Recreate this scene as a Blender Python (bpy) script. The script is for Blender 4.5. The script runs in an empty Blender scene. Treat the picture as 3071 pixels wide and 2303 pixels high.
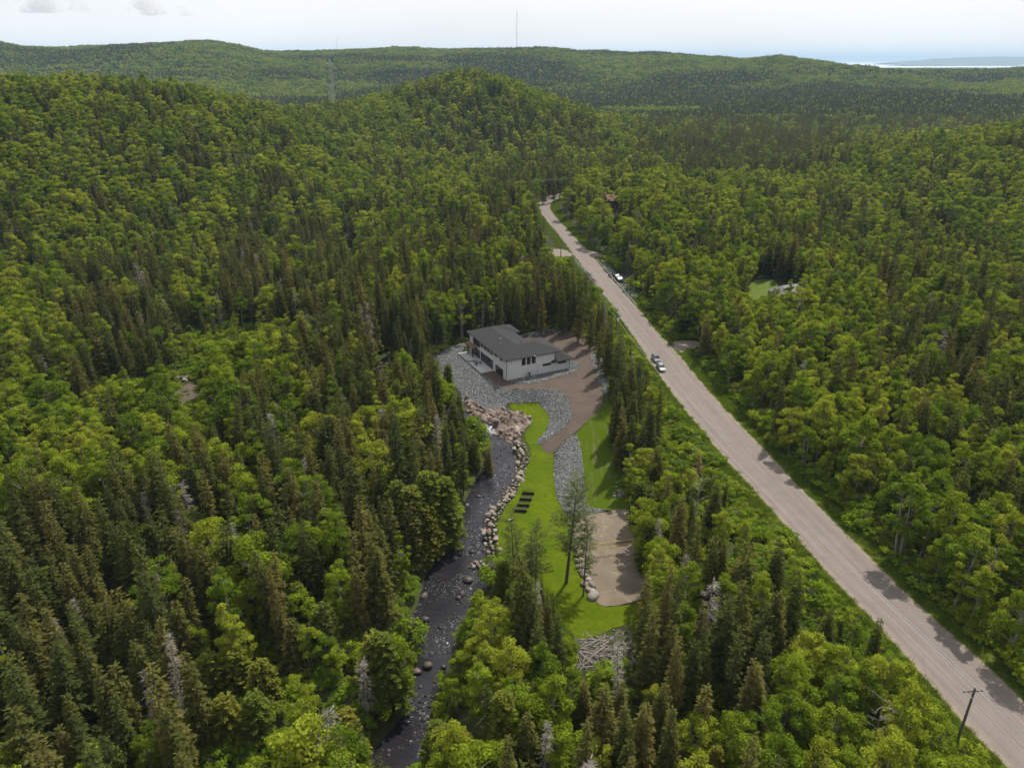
import bpy, bmesh, math, random
import numpy as np
from mathutils import Vector, Matrix
from mathutils.geometry import delaunay_2d_cdt

# ------------------------------------------------------------------ camera, world, sun, exposure
SC = bpy.context.scene
IW, IH, F, HOR, CAMZ = 3071.0, 2303.0, 2200.0, 180.0, 80.0
PITCH = math.atan((IH / 2 - HOR) / F)
CP, SP = math.cos(PITCH), math.sin(PITCH)
cam = bpy.data.cameras.new('camera'); cam_o = bpy.data.objects.new('camera', cam)
SC.collection.objects.link(cam_o); SC.camera = cam_o
cam.sensor_fit = 'HORIZONTAL'; cam.sensor_width = 36.0; cam.lens = 36.0 * F / IW
cam.clip_start = 0.5; cam.clip_end = 120000
cam_o.location = (0, 0, CAMZ); cam_o.rotation_euler = (math.pi / 2 - PITCH, 0, 0)

SUN_EL, SUN_AZ = math.radians(55), math.radians(34)      # azimuth from +Y towards +X
world = bpy.data.worlds.new('World'); SC.world = world; world.use_nodes = True
wn = world.node_tree; wn.nodes.clear()
w_out = wn.nodes.new('ShaderNodeOutputWorld'); w_bg = wn.nodes.new('ShaderNodeBackground')
w_sky = wn.nodes.new('ShaderNodeTexSky'); w_sky.sky_type = 'NISHITA'; w_sky.sun_disc = False
w_sky.sun_elevation = SUN_EL; w_sky.sun_rotation = SUN_AZ
w_sky.altitude = 300; w_sky.air_density = 1.0; w_sky.dust_density = 4.0; w_sky.ozone_density = 1.5
w_bg.inputs['Strength'].default_value = 0.12
# a thin high overcast veil over the whole sky, streaked by noise, whitens the blue
w_tc = wn.nodes.new('ShaderNodeTexCoord'); w_map = wn.nodes.new('ShaderNodeMapping')
w_map.inputs['Scale'].default_value = (1.2, 1.2, 7.0)
w_noise = wn.nodes.new('ShaderNodeTexNoise'); w_noise.inputs['Scale'].default_value = 2.2; w_noise.inputs['Detail'].default_value = 6
w_ramp = wn.nodes.new('ShaderNodeMapRange'); w_ramp.inputs['From Min'].default_value = 0.3; w_ramp.inputs['From Max'].default_value = 0.7
w_ramp.inputs['To Min'].default_value = 0.74; w_ramp.inputs['To Max'].default_value = 0.90
w_mix = wn.nodes.new('ShaderNodeMix'); w_mix.data_type = 'RGBA'
w_mix.inputs['B'].default_value = (7.5, 7.5, 7.6, 1)
L = wn.links.new
L(w_tc.outputs['Generated'], w_map.inputs['Vector']); L(w_map.outputs['Vector'], w_noise.inputs['Vector'])
L(w_noise.outputs['Fac'], w_ramp.inputs['Value']); L(w_ramp.outputs['Result'], w_mix.inputs['Factor'])
L(w_sky.outputs['Color'], w_mix.inputs['A']); L(w_mix.outputs['Result'], w_bg.inputs['Color'])
L(w_bg.outputs['Background'], w_out.inputs['Surface'])

sun = bpy.data.lights.new('sun', 'SUN'); sun_o = bpy.data.objects.new('sun', sun); SC.collection.objects.link(sun_o)
sun.energy = 5.0; sun.angle = math.radians(0.9); sun.color = (1.0, 0.94, 0.84)
SUN_DIR = Vector((math.sin(SUN_AZ) * math.cos(SUN_EL), math.cos(SUN_AZ) * math.cos(SUN_EL), math.sin(SUN_EL)))
sun_o.rotation_euler = SUN_DIR.to_track_quat('Z', 'Y').to_euler(); sun_o.location = (60, 120, 200)

SC.view_settings.view_transform = 'Standard'; SC.view_settings.look = 'None'
SC.view_settings.exposure = 0.3; SC.view_settings.gamma = 1.0; SC.view_settings.use_curve_mapping = False
SC.render.engine = 'CYCLES'
cy = SC.cycles; cy.use_denoising = True; cy.max_bounces = 4; cy.diffuse_bounces = 2; cy.glossy_bounces = 2
cy.transmission_bounces = 3; cy.volume_bounces = 0; cy.transparent_max_bounces = 4
cy.caustics_reflective = False; cy.caustics_refractive = False; cy.sample_clamp_indirect = 4.0

# ------------------------------------------------------------------ helpers
rng = np.random.default_rng(7); random.seed(7)
COL = SC.collection
def ray(px, py):
    u = (px - IW / 2) / F; v = (IH / 2 - py) / F
    return (u, CP + v * SP, -SP + v * CP)
def at(px, py, z):
    d = ray(px, py); t = (z - CAMZ) / d[2]
    return (d[0] * t, d[1] * t)
def proj(x, y, z):
    zc = y * CP - (z - CAMZ) * SP; yc = y * SP + (z - CAMZ) * CP
    return IW / 2 + F * x / zc, IH / 2 - F * yc / zc
def zat(px, py, Y):                      # height of the ray through a pixel at range Y
    d = ray(px, py); return d[0] / d[1] * Y, Y, CAMZ + d[2] / d[1] * Y
def smooth(t): t = np.clip(t, 0, 1); return t * t * (3 - 2 * t)
def hash2(i, j, s=0):
    n = (i.astype(np.int64) * 374761393 + j.astype(np.int64) * 668265263 + s * 1274126177) & 0x7fffffff
    n = ((n ^ (n >> 13)) * 1274126177) & 0x7fffffff
    return ((n ^ (n >> 16)) & 0xffff) / 65535.0
def vnoise(x, y, s=0):
    x = np.asarray(x, float); y = np.asarray(y, float)
    i = np.floor(x); j = np.floor(y); fx = x - i; fy = y - j
    fx = fx * fx * (3 - 2 * fx); fy = fy * fy * (3 - 2 * fy)
    a = hash2(i, j, s); b = hash2(i + 1, j, s); c = hash2(i, j + 1, s); d = hash2(i + 1, j + 1, s)
    return (a * (1 - fx) + b * fx) * (1 - fy) + (c * (1 - fx) + d * fx) * fy
def fbm(x, y, s=0, o=4):
    v = 0; a = 0.5
    for k in range(o): v = v + a * vnoise(x, y, s + k); x = x * 2.03; y = y * 2.03; a *= 0.5
    return v
def inside(poly, X, Y):
    P = np.asarray(poly); r = np.zeros(np.shape(X), bool); n = len(P)
    for k in range(n):
        x0, y0 = P[k]; x1, y1 = P[(k + 1) % n]
        if y0 == y1: continue
        c = ((y0 > Y) != (y1 > Y)) & (X < (x1 - x0) * (Y - y0) / (y1 - y0) + x0); r ^= c
    return r
def edge_dist(poly, X, Y, closed=True):
    P = np.asarray(poly); n = len(P); D = np.full(np.shape(X), 1e9)
    for k in range(n if closed else n - 1):
        ax, ay = P[k]; bx, by = P[(k + 1) % n]; dx, dy = bx - ax, by - ay
        t = np.clip(((X - ax) * dx + (Y - ay) * dy) / max(dx * dx + dy * dy, 1e-9), 0, 1)
        D = np.minimum(D, np.hypot(X - ax - t * dx, Y - ay - t * dy))
    return D
def chaikin(P, n=2, closed=True):
    P = np.asarray(P, float)
    for _ in range(n):
        Q = np.roll(P, -1, 0)
        if closed: P = np.stack([.75 * P + .25 * Q, .25 * P + .75 * Q], 1).reshape(-1, P.shape[1])
        else: P = np.vstack([P[:1], np.stack([.75 * P[:-1] + .25 * P[1:], .25 * P[:-1] + .75 * P[1:]], 1).reshape(-1, P.shape[1]), P[-1:]])
    return P
def tag(o, label=None, cat=None, group=None, kind=None):
    if label: o['label'] = label
    if cat: o['category'] = cat
    if group: o['group'] = group
    if kind: o['kind'] = kind
    return o
def link(o, parent=None):
    COL.objects.link(o)
    if parent is not None: o.parent = parent
    return o
def empty(name, loc=(0, 0, 0), rz=0, label=None, cat=None, group=None):
    o = bpy.data.objects.new(name, None); o.location = loc; o.rotation_euler = (0, 0, rz); o.empty_display_size = 0.3
    link(o); return tag(o, label, cat, group)
class MB:                                # collects shapes; build() makes ONE mesh object
    def __init__(s): s.v = []; s.f = []; s.m = []; s.t = []
    def add(s, V, Fc, mi=0, tone=0.5):
        n = len(s.v); s.v.extend([tuple(p) for p in V])
        for q in Fc: s.f.append([n + k for k in q]); s.m.append(mi); s.t.append(tone)
    def box(s, x0, x1, y0, y1, z0, z1, mi=0):
        s.add([(x0, y0, z0), (x1, y0, z0), (x1, y1, z0), (x0, y1, z0), (x0, y0, z1), (x1, y0, z1), (x1, y1, z1), (x0, y1, z1)],
              [(0, 3, 2, 1), (4, 5, 6, 7), (0, 1, 5, 4), (1, 2, 6, 5), (2, 3, 7, 6), (3, 0, 4, 7)], mi); return s
    def tube(s, pts, rad, n=6, mi=0, tone=0.5, cap=True):
        pts = [Vector(p) for p in pts]; rings = []
        if not hasattr(rad, '__len__'): rad = [rad] * len(pts)
        V = []; Fc = []
        for i, p in enumerate(pts):
            d = (pts[min(i + 1, len(pts) - 1)] - pts[max(i - 1, 0)]).normalized()
            a = d.cross(Vector((0, 0, 1))) if abs(d.z) < 0.95 else d.cross(Vector((1, 0, 0)))
            a.normalize(); b = d.cross(a)
            for k in range(n):
                t = 2 * math.pi * k / n; V.append(p + (a * math.cos(t) + b * math.sin(t)) * rad[i])
        for i in range(len(pts) - 1):
            for k in range(n):
                k2 = (k + 1) % n; Fc.append((i * n + k, i * n + k2, (i + 1) * n + k2, (i + 1) * n + k))
        if cap: Fc.append(tuple(range(n))[::-1]); Fc.append(tuple((len(pts) - 1) * n + k for k in range(n)))
        s.add(V, Fc, mi, tone); return s
    def mesh(s, name, mats, smooth_=False):
        me = bpy.data.meshes.new(name); me.from_pydata(s.v, [], s.f)
        for m in (mats if isinstance(mats, (list, tuple)) else [mats]): me.materials.append(m)
        me.polygons.foreach_set('material_index', s.m)
        a = me.attributes.new('tone', 'FLOAT', 'FACE'); a.data.foreach_set('value', s.t)
        if smooth_: me.polygons.foreach_set('use_smooth', [True] * len(s.f))
        me.update(); return me
    def build(s, name, mats, parent=None, smooth_=False, loc=(0, 0, 0)):
        o = bpy.data.objects.new(name, s.mesh(name, mats, smooth_)); o.location = loc
        return link(o, parent)
def arr_mesh(name, V, Fq, mats, tone=None, mi=None):      # fast mesh from numpy arrays (all faces of one size)
    V = np.asarray(V, np.float32); Fq = np.asarray(Fq, np.int32); k = Fq.shape[1]
    me = bpy.data.meshes.new(name); me.vertices.add(len(V)); me.vertices.foreach_set('co', V.ravel())
    me.loops.add(Fq.size); me.loops.foreach_set('vertex_index', Fq.ravel())
    me.polygons.add(len(Fq)); me.polygons.foreach_set('loop_start', np.arange(0, Fq.size, k, dtype=np.int32))
    for m in (mats if isinstance(mats, (list, tuple)) else [mats]): me.materials.append(m)
    if mi is not None: me.polygons.foreach_set('material_index', np.asarray(mi, np.int32))
    if tone is not None:
        a = me.attributes.new('tone', 'FLOAT', 'FACE'); a.data.foreach_set('value', np.asarray(tone, np.float32))
    me.update(calc_edges=True); me.validate(); return me

# ------------------------------------------------------------------ materials
class NT:
    def __init__(s, name):
        s.mat = bpy.data.materials.new(name); s.mat.use_nodes = True; s.t = s.mat.node_tree; s.t.nodes.clear()
        s.out = s.t.nodes.new('ShaderNodeOutputMaterial')
    def n(s, typ, ins=None, **kw):
        nd = s.t.nodes.new(typ)
        for k, v in kw.items(): setattr(nd, k, v)
        for k, v in (ins or {}).items():
            sk = nd.inputs[k]
            if isinstance(v, bpy.types.NodeSocket): s.t.links.new(v, sk)
            else: sk.default_value = v
        return nd
    def noise(s, scale, detail=3, rough=0.55, vec=None, dist=0.0):
        nd = s.n('ShaderNodeTexNoise', {'Scale': scale, 'Detail': detail, 'Roughness': rough, 'Distortion': dist})
        s.t.links.new(vec if vec is not None else s.pos(), nd.inputs['Vector']); return nd.outputs['Fac']
    def pos(s): return s.n('ShaderNodeNewGeometry').outputs['Position']
    def ramp(s, fac, stops, interp='LINEAR'):
        nd = s.n('ShaderNodeValToRGB'); nd.color_ramp.interpolation = interp; el = nd.color_ramp.elements
        while len(el) > 1: el.remove(el[-1])
        el[0].position = stops[0][0]; el[0].color = (*stops[0][1], 1)
        for p, c in stops[1:]: e = el.new(p); e.color = (*c, 1)
        s.t.links.new(fac, nd.inputs['Fac']); return nd.outputs['Color']
    def mix(s, f, a, b, bt='MIX'):
        nd = s.n('ShaderNodeMix', data_type='RGBA', blend_type=bt)
        for k, v in (('Factor', f), ('A', a), ('B', b)):
            sk = nd.inputs[k]
            if isinstance(v, bpy.types.NodeSocket): s.t.links.new(v, sk)
            else: sk.default_value = v if k == 'Factor' else ((*v, 1) if len(v) == 3 else v)
        return nd.outputs['Result']
    def math(s, op, a, b=0.0, c=0.0):
        nd = s.n('ShaderNodeMath', operation=op)
        for i, v in enumerate((a, b, c)):
            if isinstance(v, bpy.types.NodeSocket): s.t.links.new(v, nd.inputs[i])
            else: nd.inputs[i].default_value = v
        return nd.outputs[0]
    def maprange(s, v, a, b, c=0.0, d=1.0):
        return s.n('ShaderNodeMapRange', {'Value': v, 'From Min': a, 'From Max': b, 'To Min': c, 'To Max': d}).outputs['Result']
    def bump(s, h, strength=0.5, dist=0.1):
        return s.n('ShaderNodeBump', {'Height': h, 'Strength': strength, 'Distance': dist}).outputs['Normal']
    def pbr(s, col, rough=0.8, normal=None, metal=0.0, spec=0.3):
        nd = s.n('ShaderNodeBsdfPrincipled', {'Roughness': rough, 'Metallic': metal, 'Specular IOR Level': spec})
        sk = nd.inputs['Base Color']
        if isinstance(col, bpy.types.NodeSocket): s.t.links.new(s.mix(1.0, col, (.78, .78, .78), 'MULTIPLY'), sk)
        else: sk.default_value = (*[q * .78 for q in col], 1)
        if normal is not None: s.t.links.new(normal, nd.inputs['Normal'])
        s.t.links.new(nd.outputs[0], s.out.inputs['Surface']); return s.mat
def simple(name, col, rough=0.7, var=0.15, scale=3.0, metal=0.0, spec=0.3, bump=0.0):
    m = NT(name); tc = m.n('ShaderNodeTexCoord').outputs['Object']
    f = m.noise(scale, 4, 0.6, tc); c = m.mix(f, tuple(x * (1 - var) for x in col), tuple(min(1, x * (1 + var)) for x in col))
    return m.pbr(c, rough, m.bump(f, bump, 0.05) if bump else None, metal, spec)
def foliage(name, cols, transl=0.35, tcol=1.25, hue_pos=0.0):
    # cols: three tones; per-tree tone from Object Random, per-leaf tone from the face attribute
    m = NT(name); r = m.n('ShaderNodeObjectInfo').outputs['Random']; t = m.n('ShaderNodeAttribute', attribute_name='tone').outputs['Fac']
    a = m.ramp(r, [(0.0, cols[0]), (0.5, cols[1]), (1.0, cols[2])])
    v = m.maprange(t, 0, 1, 0.62, 1.38); c = m.n('ShaderNodeVectorMath', {0: a}, operation='SCALE'); m.t.links.new(v, c.inputs['Scale'])
    c = c.outputs[0]
    d = m.n('ShaderNodeBsdfDiffuse', {'Color': c})
    y = m.mix(1.0, c, (1.15 * tcol, 1.1 * tcol, 0.55 * tcol), 'MULTIPLY')
    tr = m.n('ShaderNodeBsdfTranslucent', {'Color': y})
    mx = m.n('ShaderNodeMixShader', {'Fac': transl, 1: d.outputs[0], 2: tr.outputs[0]})
    m.t.links.new(mx.outputs[0], m.out.inputs['Surface']); return m.mat
M = {}
M['aspen'] = foliage('aspen_leaves', [(0.084, 0.134, 0.012), (0.152, 0.206, 0.015), (0.222, 0.246, 0.026)], 0.43, 1.45)
M['shrub'] = foliage('shrub_leaves', [(0.090, 0.150, 0.013), (0.145, 0.208, 0.013), (0.19, 0.228, 0.02)], 0.42, 1.45)
M['spruce'] = foliage('spruce_needles', [(0.042, 0.056, 0.015), (0.068, 0.075, 0.018), (0.100, 0.090, 0.025)], 0.24, 1.4)
M['cedar'] = foliage('cedar_sprays', [(0.068, 0.095, 0.015), (0.092, 0.115, 0.017), (0.125, 0.120, 0.018)], 0.25, 1.3)
M['pine'] = foliage('pine_needles', [(0.072, 0.095, 0.030), (0.082, 0.105, 0.034), (0.09, 0.11, 0.036)], 0.25, 1.3)
M['grass'] = foliage('grass_blades', [(0.085, 0.15, 0.012), (0.11, 0.165, 0.015), (0.14, 0.17, 0.03)], 0.35, 1.3)
M['dead'] = simple('dead_grey_wood', (0.26, 0.232, 0.205), 0.9, 0.3, 2.0)
M['deadred'] = simple('dead_red_needles', (0.17, 0.085, 0.045), 0.9, 0.3, 2.0)
M['bark'] = simple('spruce_bark', (0.125, 0.105, 0.09), 0.95, 0.35, 4.0)
M['birch'] = simple('pale_birch_bark', (0.22, 0.205, 0.185), 0.85, 0.35, 5.0)
# ------------------------------------------------------------------ layout traced on the ground (pixel + level -> metres)
def poly(pts, z, smooth_n=2):
    P = [at(p[0], p[1], p[2] if len(p) > 2 else (z(p[1]) if callable(z) else z)) for p in pts]
    P = chaikin(P, smooth_n + 1); n_ = len(P); T = np.roll(P, -1, 0) - np.roll(P, 1, 0); T /= np.hypot(T[:, 0], T[:, 1])[:, None] + 1e-9
    j = (vnoise(P[:, 0] * 1.1, P[:, 1] * 1.1, 91) - .5) * .5 + (vnoise(P[:, 0] * 3.1, P[:, 1] * 3.1, 92) - .5) * .28
    return P + np.stack([-T[:, 1], T[:, 0]], 1) * j[:, None]
def z_drive(py): return float(np.interp(py, [1215, 1262, 1352], [0.0, -0.7, -2.85]))
def z_rlawn(py): return float(np.interp(py, [1200, 1300, 1500], [-0.2, -1.4, -3.0]))
ROAD_L = [(3190, 2480), (3025, 2303), (2906, 2189), (2779, 2040), (2673, 1918), (2542, 1782), (2457, 1693), (2377, 1600), (2240, 1447), (2170, 1372), (2113, 1303), (2071, 1251),
          (1988, 1143), (1948, 1085), (1909, 1027), (1862, 959), (1825, 903), (1771, 832), (1717, 763), (1681, 713), (1645, 673), (1619, 637), (1612, 615), (1624, 598), (1648, 587), (1690, 579)]
ROAD_R = [(3330, 2340), (3160, 2190), (3071, 2104), (2949, 1981), (2822, 1875), (2695, 1757), (2568, 1630), (2384, 1447), (2297, 1351), (2216, 1269), (2170, 1221), (2101, 1143), (2071, 1107),
          (2028, 1053), (1970, 995), (1916, 926), (1862, 865), (1807, 800), (1753, 742), (1717, 706), (1674, 658), (1655, 637), (1649, 618), (1658, 604), (1680, 594), (1710, 588)]
def resample(P, n):
    P = np.asarray(P, float); d = np.r_[0, np.cumsum(np.hypot(*np.diff(P, axis=0).T))]; t = np.linspace(0, d[-1], n)
    return np.stack([np.interp(t, d, P[:, 0]), np.interp(t, d, P[:, 1])], 1)
road_l = chaikin([at(*p, 0) for p in ROAD_L], 3, False); road_r = chaikin([at(*p, 0) for p in ROAD_R], 3, False)
def pair_strip(Lp, Rp, n):                # re-pair the right edge to the left edge by nearest across-distance
    A = resample(Lp, n); B = resample(Rp, 4 * n); out = []; last = 0
    for p in A:
        k = last + int(np.argmin(np.hypot(*(B[last:] - p).T))); last = k; out.append(B[k])
    B = np.array(out)
    for _ in range(6): B[1:-1] = 0.25 * B[:-2] + 0.5 * B[1:-1] + 0.25 * B[2:]
    return A, B
RL, RR = pair_strip(road_l, road_r, 260)
road_poly = np.vstack([RL, RR[::-1]])

DRIVE = poly([(1530, 1025), (1556, 1012), (1588, 1011), (1636, 1003), (1696, 992), (1724, 990), (1753, 1004), (1762, 1027), (1790, 1034), (1790, 1050), (1770, 1066), (1775, 1090), (1791, 1121), (1800, 1153),
              (1806, 1178), (1811, 1201), (1803, 1226), (1759, 1264), (1730, 1296), (1689, 1324), (1664, 1361), (1642, 1358), (1620, 1346), (1611, 1335), (1651, 1311), (1702, 1273), (1715, 1242),
              (1705, 1204), (1693, 1182), (1670, 1169), (1620, 1167), (1572, 1169), (1512, 1163), (1493, 1160), (1474, 1144), (1440, 1122), (1460, 1105), (1480, 1070), (1500, 1040)], z_drive)
def zr1(py): return -3.0
RIP1 = poly([(1400, 1031, 0), (1367, 1038, -0.5), (1344, 1055, -1.2), (1303, 1080, -2.2), (1297, 1106, -2.6), (1303, 1132, -2.8), (1335, 1150, -2.8), (1373, 1172, -2.8), (1386, 1204, -2.8), (1430, 1222, -2.8), (1458, 1236, -3),
             (1509, 1227, -3), (1522, 1217, -3), (1550, 1214, -3), (1594, 1212, -3), (1620, 1216, -3), (1639, 1235, -3), (1648, 1261, -3), (1642, 1289, -3), (1620, 1315, -3), (1608, 1331, -3), (1613, 1338, -2.9),
             (1651, 1313, -2.0), (1704, 1273, -.9), (1717, 1242, -.4), (1707, 1203, 0), (1694, 1181, 0), (1670, 1168, 0), (1620, 1166, 0), (1572, 1168, 0), (1512, 1162, 0), (1493, 1159, 0), (1474, 1143, 0), (1443, 1121, 0), (1382, 1061, 0), (1395, 1040, 0)], 0)
RIP2 = poly([(1521, 1146), (1550, 1155), (1604, 1153), (1667, 1134), (1724, 1118), (1742, 1102), (1734, 1090), (1712, 1083), (1708, 1100), (1600, 1127)], 0)
RIP3 = poly([(1767, 1072), (1775, 1063), (1791, 1063), (1806, 1080), (1814, 1115), (1830, 1153), (1833, 1176), (1812, 1184), (1801, 1153), (1792, 1121), (1776, 1090)], 0)
RIP4 = poly([(1556, 1008), (1620, 997), (1667, 990), (1696, 986), (1706, 991), (1683, 997), (1636, 1005), (1588, 1013), (1558, 1014)], 0)
RIP5 = poly([(1752, 1029), (1786, 1029), (1786, 1038), (1757, 1036)], 0)
RIP6 = poly([(1664, 1360), (1690, 1324), (1724, 1300), (1735, 1324), (1746, 1362), (1753, 1425), (1755, 1480), (1757, 1524), (1819, 1527), (1824, 1533), (1764, 1543), (1730, 1560), (1700, 1552), (1680, 1515), (1668, 1480), (1661, 1418), (1660, 1375)], z_rlawn)
LAWN_L = poly([(1522, 1219), (1550, 1213), (1594, 1211), (1622, 1216), (1641, 1235), (1650, 1261), (1644, 1289), (1622, 1315), (1609, 1333), (1640, 1357), (1664, 1361), (1664, 1418), (1672, 1480), (1684, 1515), (1705, 1552),
               (1714, 1600), (1722, 1640), (1735, 1695), (1760, 1735), (1785, 1790), (1800, 1818), (1855, 1818), (1913, 1808), (1940, 1790), (1950, 1830), (1905, 1862), (1830, 1890), (1780, 1907), (1740, 1928), (1715, 1905), (1660, 1850),
               (1590, 1790), (1520, 1740), (1490, 1670), (1478, 1600), (1500, 1545), (1545, 1480), (1562, 1440), (1580, 1400), (1592, 1370), (1592, 1340), (1577, 1320), (1572, 1300), (1590, 1278), (1600, 1266), (1590, 1250), (1560, 1240)], -3.0)
LAWN_R = poly([(1690, 1324), (1732, 1298), (1759, 1264), (1803, 1227), (1813, 1200), (1840, 1215), (1858, 1270), (1866, 1330), (1866, 1400), (1850, 1430), (1855, 1465), (1885, 1500), (1895, 1530), (1870, 1532), (1820, 1532), (1757, 1532), (1750, 1436), (1740, 1362), (1725, 1324)], z_rlawn)
COURT = poly([(1746, 1548), (1775, 1541), (1819, 1534), (1873, 1525), (1892, 1537), (1922, 1617), (1942, 1675), (1950, 1726), (1930, 1794), (1913, 1803), (1855, 1814), (1811, 1820), (1785, 1803), (1790, 1783), (1775, 1744), (1761, 1725), (1739, 1689), (1728, 1635), (1717, 1599), (1721, 1566)], -3.0, 1)
BEDROCK = poly([(1383, 1204), (1401, 1200), (1427, 1216), (1455, 1236), (1502, 1229), (1526, 1234), (1560, 1240), (1589, 1251), (1597, 1267), (1582, 1280), (1568, 1295), (1560, 1309), (1539, 1321), (1517, 1312), (1486, 1296), (1450, 1281), (1412, 1253), (1390, 1224)], -3.2)
DRIVEWAYS = [poly([(1636, 748), (1690, 746), (1712, 758), (1722, 772), (1700, 771), (1640, 768)], 0), poly([(1742, 744), (1775, 753), (1812, 763), (1814, 772), (1790, 774), (1770, 768)], 0),
             poly([(2003, 1028), (2040, 1022), (2085, 1021), (2110, 1030), (2090, 1043), (2052, 1050), (2043, 1066)], 0)]
CLEAR = [poly([(500, 1200), (535, 1172), (560, 1150), (600, 1158), (606, 1185), (585, 1192), (572, 1212), (530, 1222)], 0)]          # small gravel clearing with a rock heap
YARD = poly([(2238, 868), (2262, 842), (2300, 836), (2330, 845), (2335, 870), (2300, 890), (2255, 905), (2240, 890)], 0)
SANDLOT = poly([(1028, 732), (1042, 720), (1075, 718), (1075, 750), (1052, 762), (1035, 750)], 2.0, 1)

# river: left bank, right bank, water level
RIV = [((1055, 2370), (1265, 2370), -5.6), ((1087, 2303), (1261, 2303), -5.5), ((1102, 2265), (1261, 2255), -5.4), ((1165, 2197), (1293, 2178), -5.3), ((1208, 2144), (1288, 2129), -5.25), ((1242, 2081), (1310, 2081), -5.2), ((1237, 2032), (1344, 2023), -5.2),
       ((1247, 1960), (1349, 1965), -5.2), ((1237, 1911), (1378, 1902), -5.15), ((1228, 1858), (1402, 1848), -5.1), ((1257, 1800), (1416, 1790), -5.0), ((1266, 1752), (1474, 1752), -4.95), ((1276, 1703), (1496, 1720), -4.9), ((1349, 1655), (1472, 1655), -4.8),
       ((1382, 1606), (1457, 1606), -4.7), ((1378, 1553), (1462, 1555), -4.6), ((1385, 1519), (1490, 1512), -4.55), ((1399, 1494), (1524, 1470), -4.5), ((1421, 1447), (1540, 1438), -4.45), ((1430, 1418), (1548, 1410), -4.4), ((1452, 1390), (1555, 1376), -4.4), ((1454, 1367), (1541, 1349), -4.35), ((1470, 1331), (1535, 1320), -4.3),
       ((1452, 1305), (1512, 1308), -4.2), ((1440, 1290), (1484, 1294), -4.0), ((1418, 1277), (1462, 1279), -3.2), ((1395, 1268), (1436, 1266), -2.9), ((1330, 1240), (1385, 1226), -2.8), ((1268, 1200), (1330, 1178), -2.8), ((1175, 1178), (1240, 1148), -2.8), ((1112, 1135), (1165, 1085), -2.7), ((1120, 1085), (1176, 1050), -2.7),
       ((1235, 1030), (1280, 1015), -2.6), ((1300, 1008), (1335, 988), -2.6), ((1362, 960), (1400, 945), -2.6), ((1380, 925), (1425, 912), -2.6), ((1440, 905), (1480, 885), -2.6), ((1560, 885), (1590, 860), -2.6), ((1660, 868), (1680, 842), -2.6), ((1760, 868), (1760, 830), -2.6), ((1840, 862), (1835, 824), -2.6), ((1900, 858), (1895, 815), -2.6), ((2010, 830), (1990, 800), -2.6), ((2120, 800), (2090, 770), -2.6)]
RVL = chaikin([(*at(*a, z), z) for a, b, z in RIV], 3, False); RVR = chaikin([(*at(*b, z), z) for a, b, z in RIV], 3, False)
river_poly = np.vstack([RVL[:, :2], RVR[::-1, :2]])

# house frame: u along the front wall, v along the left wall
HC = np.array(at(1380 + 850 * .162749, 950 + 1190 * .162749, 0)); HANG = math.radians(26.3)
HA = np.array([math.cos(HANG), math.sin(HANG)]); HB = np.array([-HA[1], HA[0]])
def hp(u, v): return tuple(HC + HA * u + HB * v)
HOUSE = np.array([hp(-0.3, -0.3), hp(20.3, -0.3), hp(20.3, 10), hp(15, 12), hp(13, 12), hp(13, 25.5), hp(-0.3, 25.5)])
PATIO = np.array([hp(-4, 7.9), hp(0.3, 7.9), hp(0.3, 24.6), hp(-3.4, 24.6)])

# ------------------------------------------------------------------ terrain
CTRL = []
for px, py, Y in [(-900, 260, 330), (-400, 262, 400), (0, 268, 450), (300, 266, 500), (560, 272, 540), (700, 300, 580), (850, 325, 620), (1000, 338, 720), (0, 450, 360), (0, 700, 285), (300, 450, 400), (500, 450, 420), (500, 700, 310), (300, 620, 320),
                  (900, 700, 340), (900, 500, 470), (1200, 290, 780), (1300, 232, 800), (1380, 208, 810), (1480, 215, 820), (1560, 250, 800), (1660, 292, 830), (1760, 325, 850), (1400, 400, 690), (1300, 400, 680), (1150, 430, 620), (1200, 520, 560), (1500, 450, 640), (1000, 420, 640),
                  (3071, 372, 540), (2900, 402, 560), (2700, 432, 570), (2500, 458, 580), (2350, 488, 580), (3071, 560, 400), (2700, 560, 440), (2400, 560, 470), (3400, 350, 500), (3900, 330, 460), (3071, 800, 280), (3400, 700, 260)]:
    x, y, z = zat(px, py, Y); CTRL.append((x, y, z - 15))
for x, y in [(-60, 40), (0, 40), (60, 40), (120, 40), (-120, 60), (-100, 120), (-60, 100), (-20, 120), (-90, 190), (-40, 210), (30, 120), (70, 90), (52, 150), (46, 220), (40, 300), (30, 380), (26, 460), (45, 520), (-20, 300), (-50, 280), (100, 160), (120, 220), (90, 280), (140, 110), (100, 360), (90, 460), (150, 300), (0, 420), (-20, 400)]:
    CTRL.append((x, y, 0.0))
for x, y in [(-170, 180), (-200, 100)]: CTRL.append((x, y, 6.0))
for x, y in [(-900, 900), (-500, 1000), (-250, 950), (0, 1050), (250, 1000), (150, 700), (250, 700), (400, 850), (600, 900), (900, 900), (650, 600), (500, 1100), (-600, 700)]: CTRL.append((x, y, -8.0))
CT = np.array(CTRL)
def tps_fit(P, s=1500.0):
    n = len(P); D = np.hypot(P[:, None, 0] - P[None, :, 0], P[:, None, 1] - P[None, :, 1])
    K = np.where(D > 0, D * D * np.log(D + 1e-9), 0) + np.eye(n) * s
    A = np.zeros((n + 3, n + 3)); A[:n, :n] = K; A[:n, n] = 1; A[:n, n + 1:] = P[:, :2]; A[n, :n] = 1; A[n + 1:, :n] = P[:, :2].T
    return np.linalg.solve(A, np.r_[P[:, 2], 0, 0, 0])
TW = tps_fit(CT)
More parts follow.
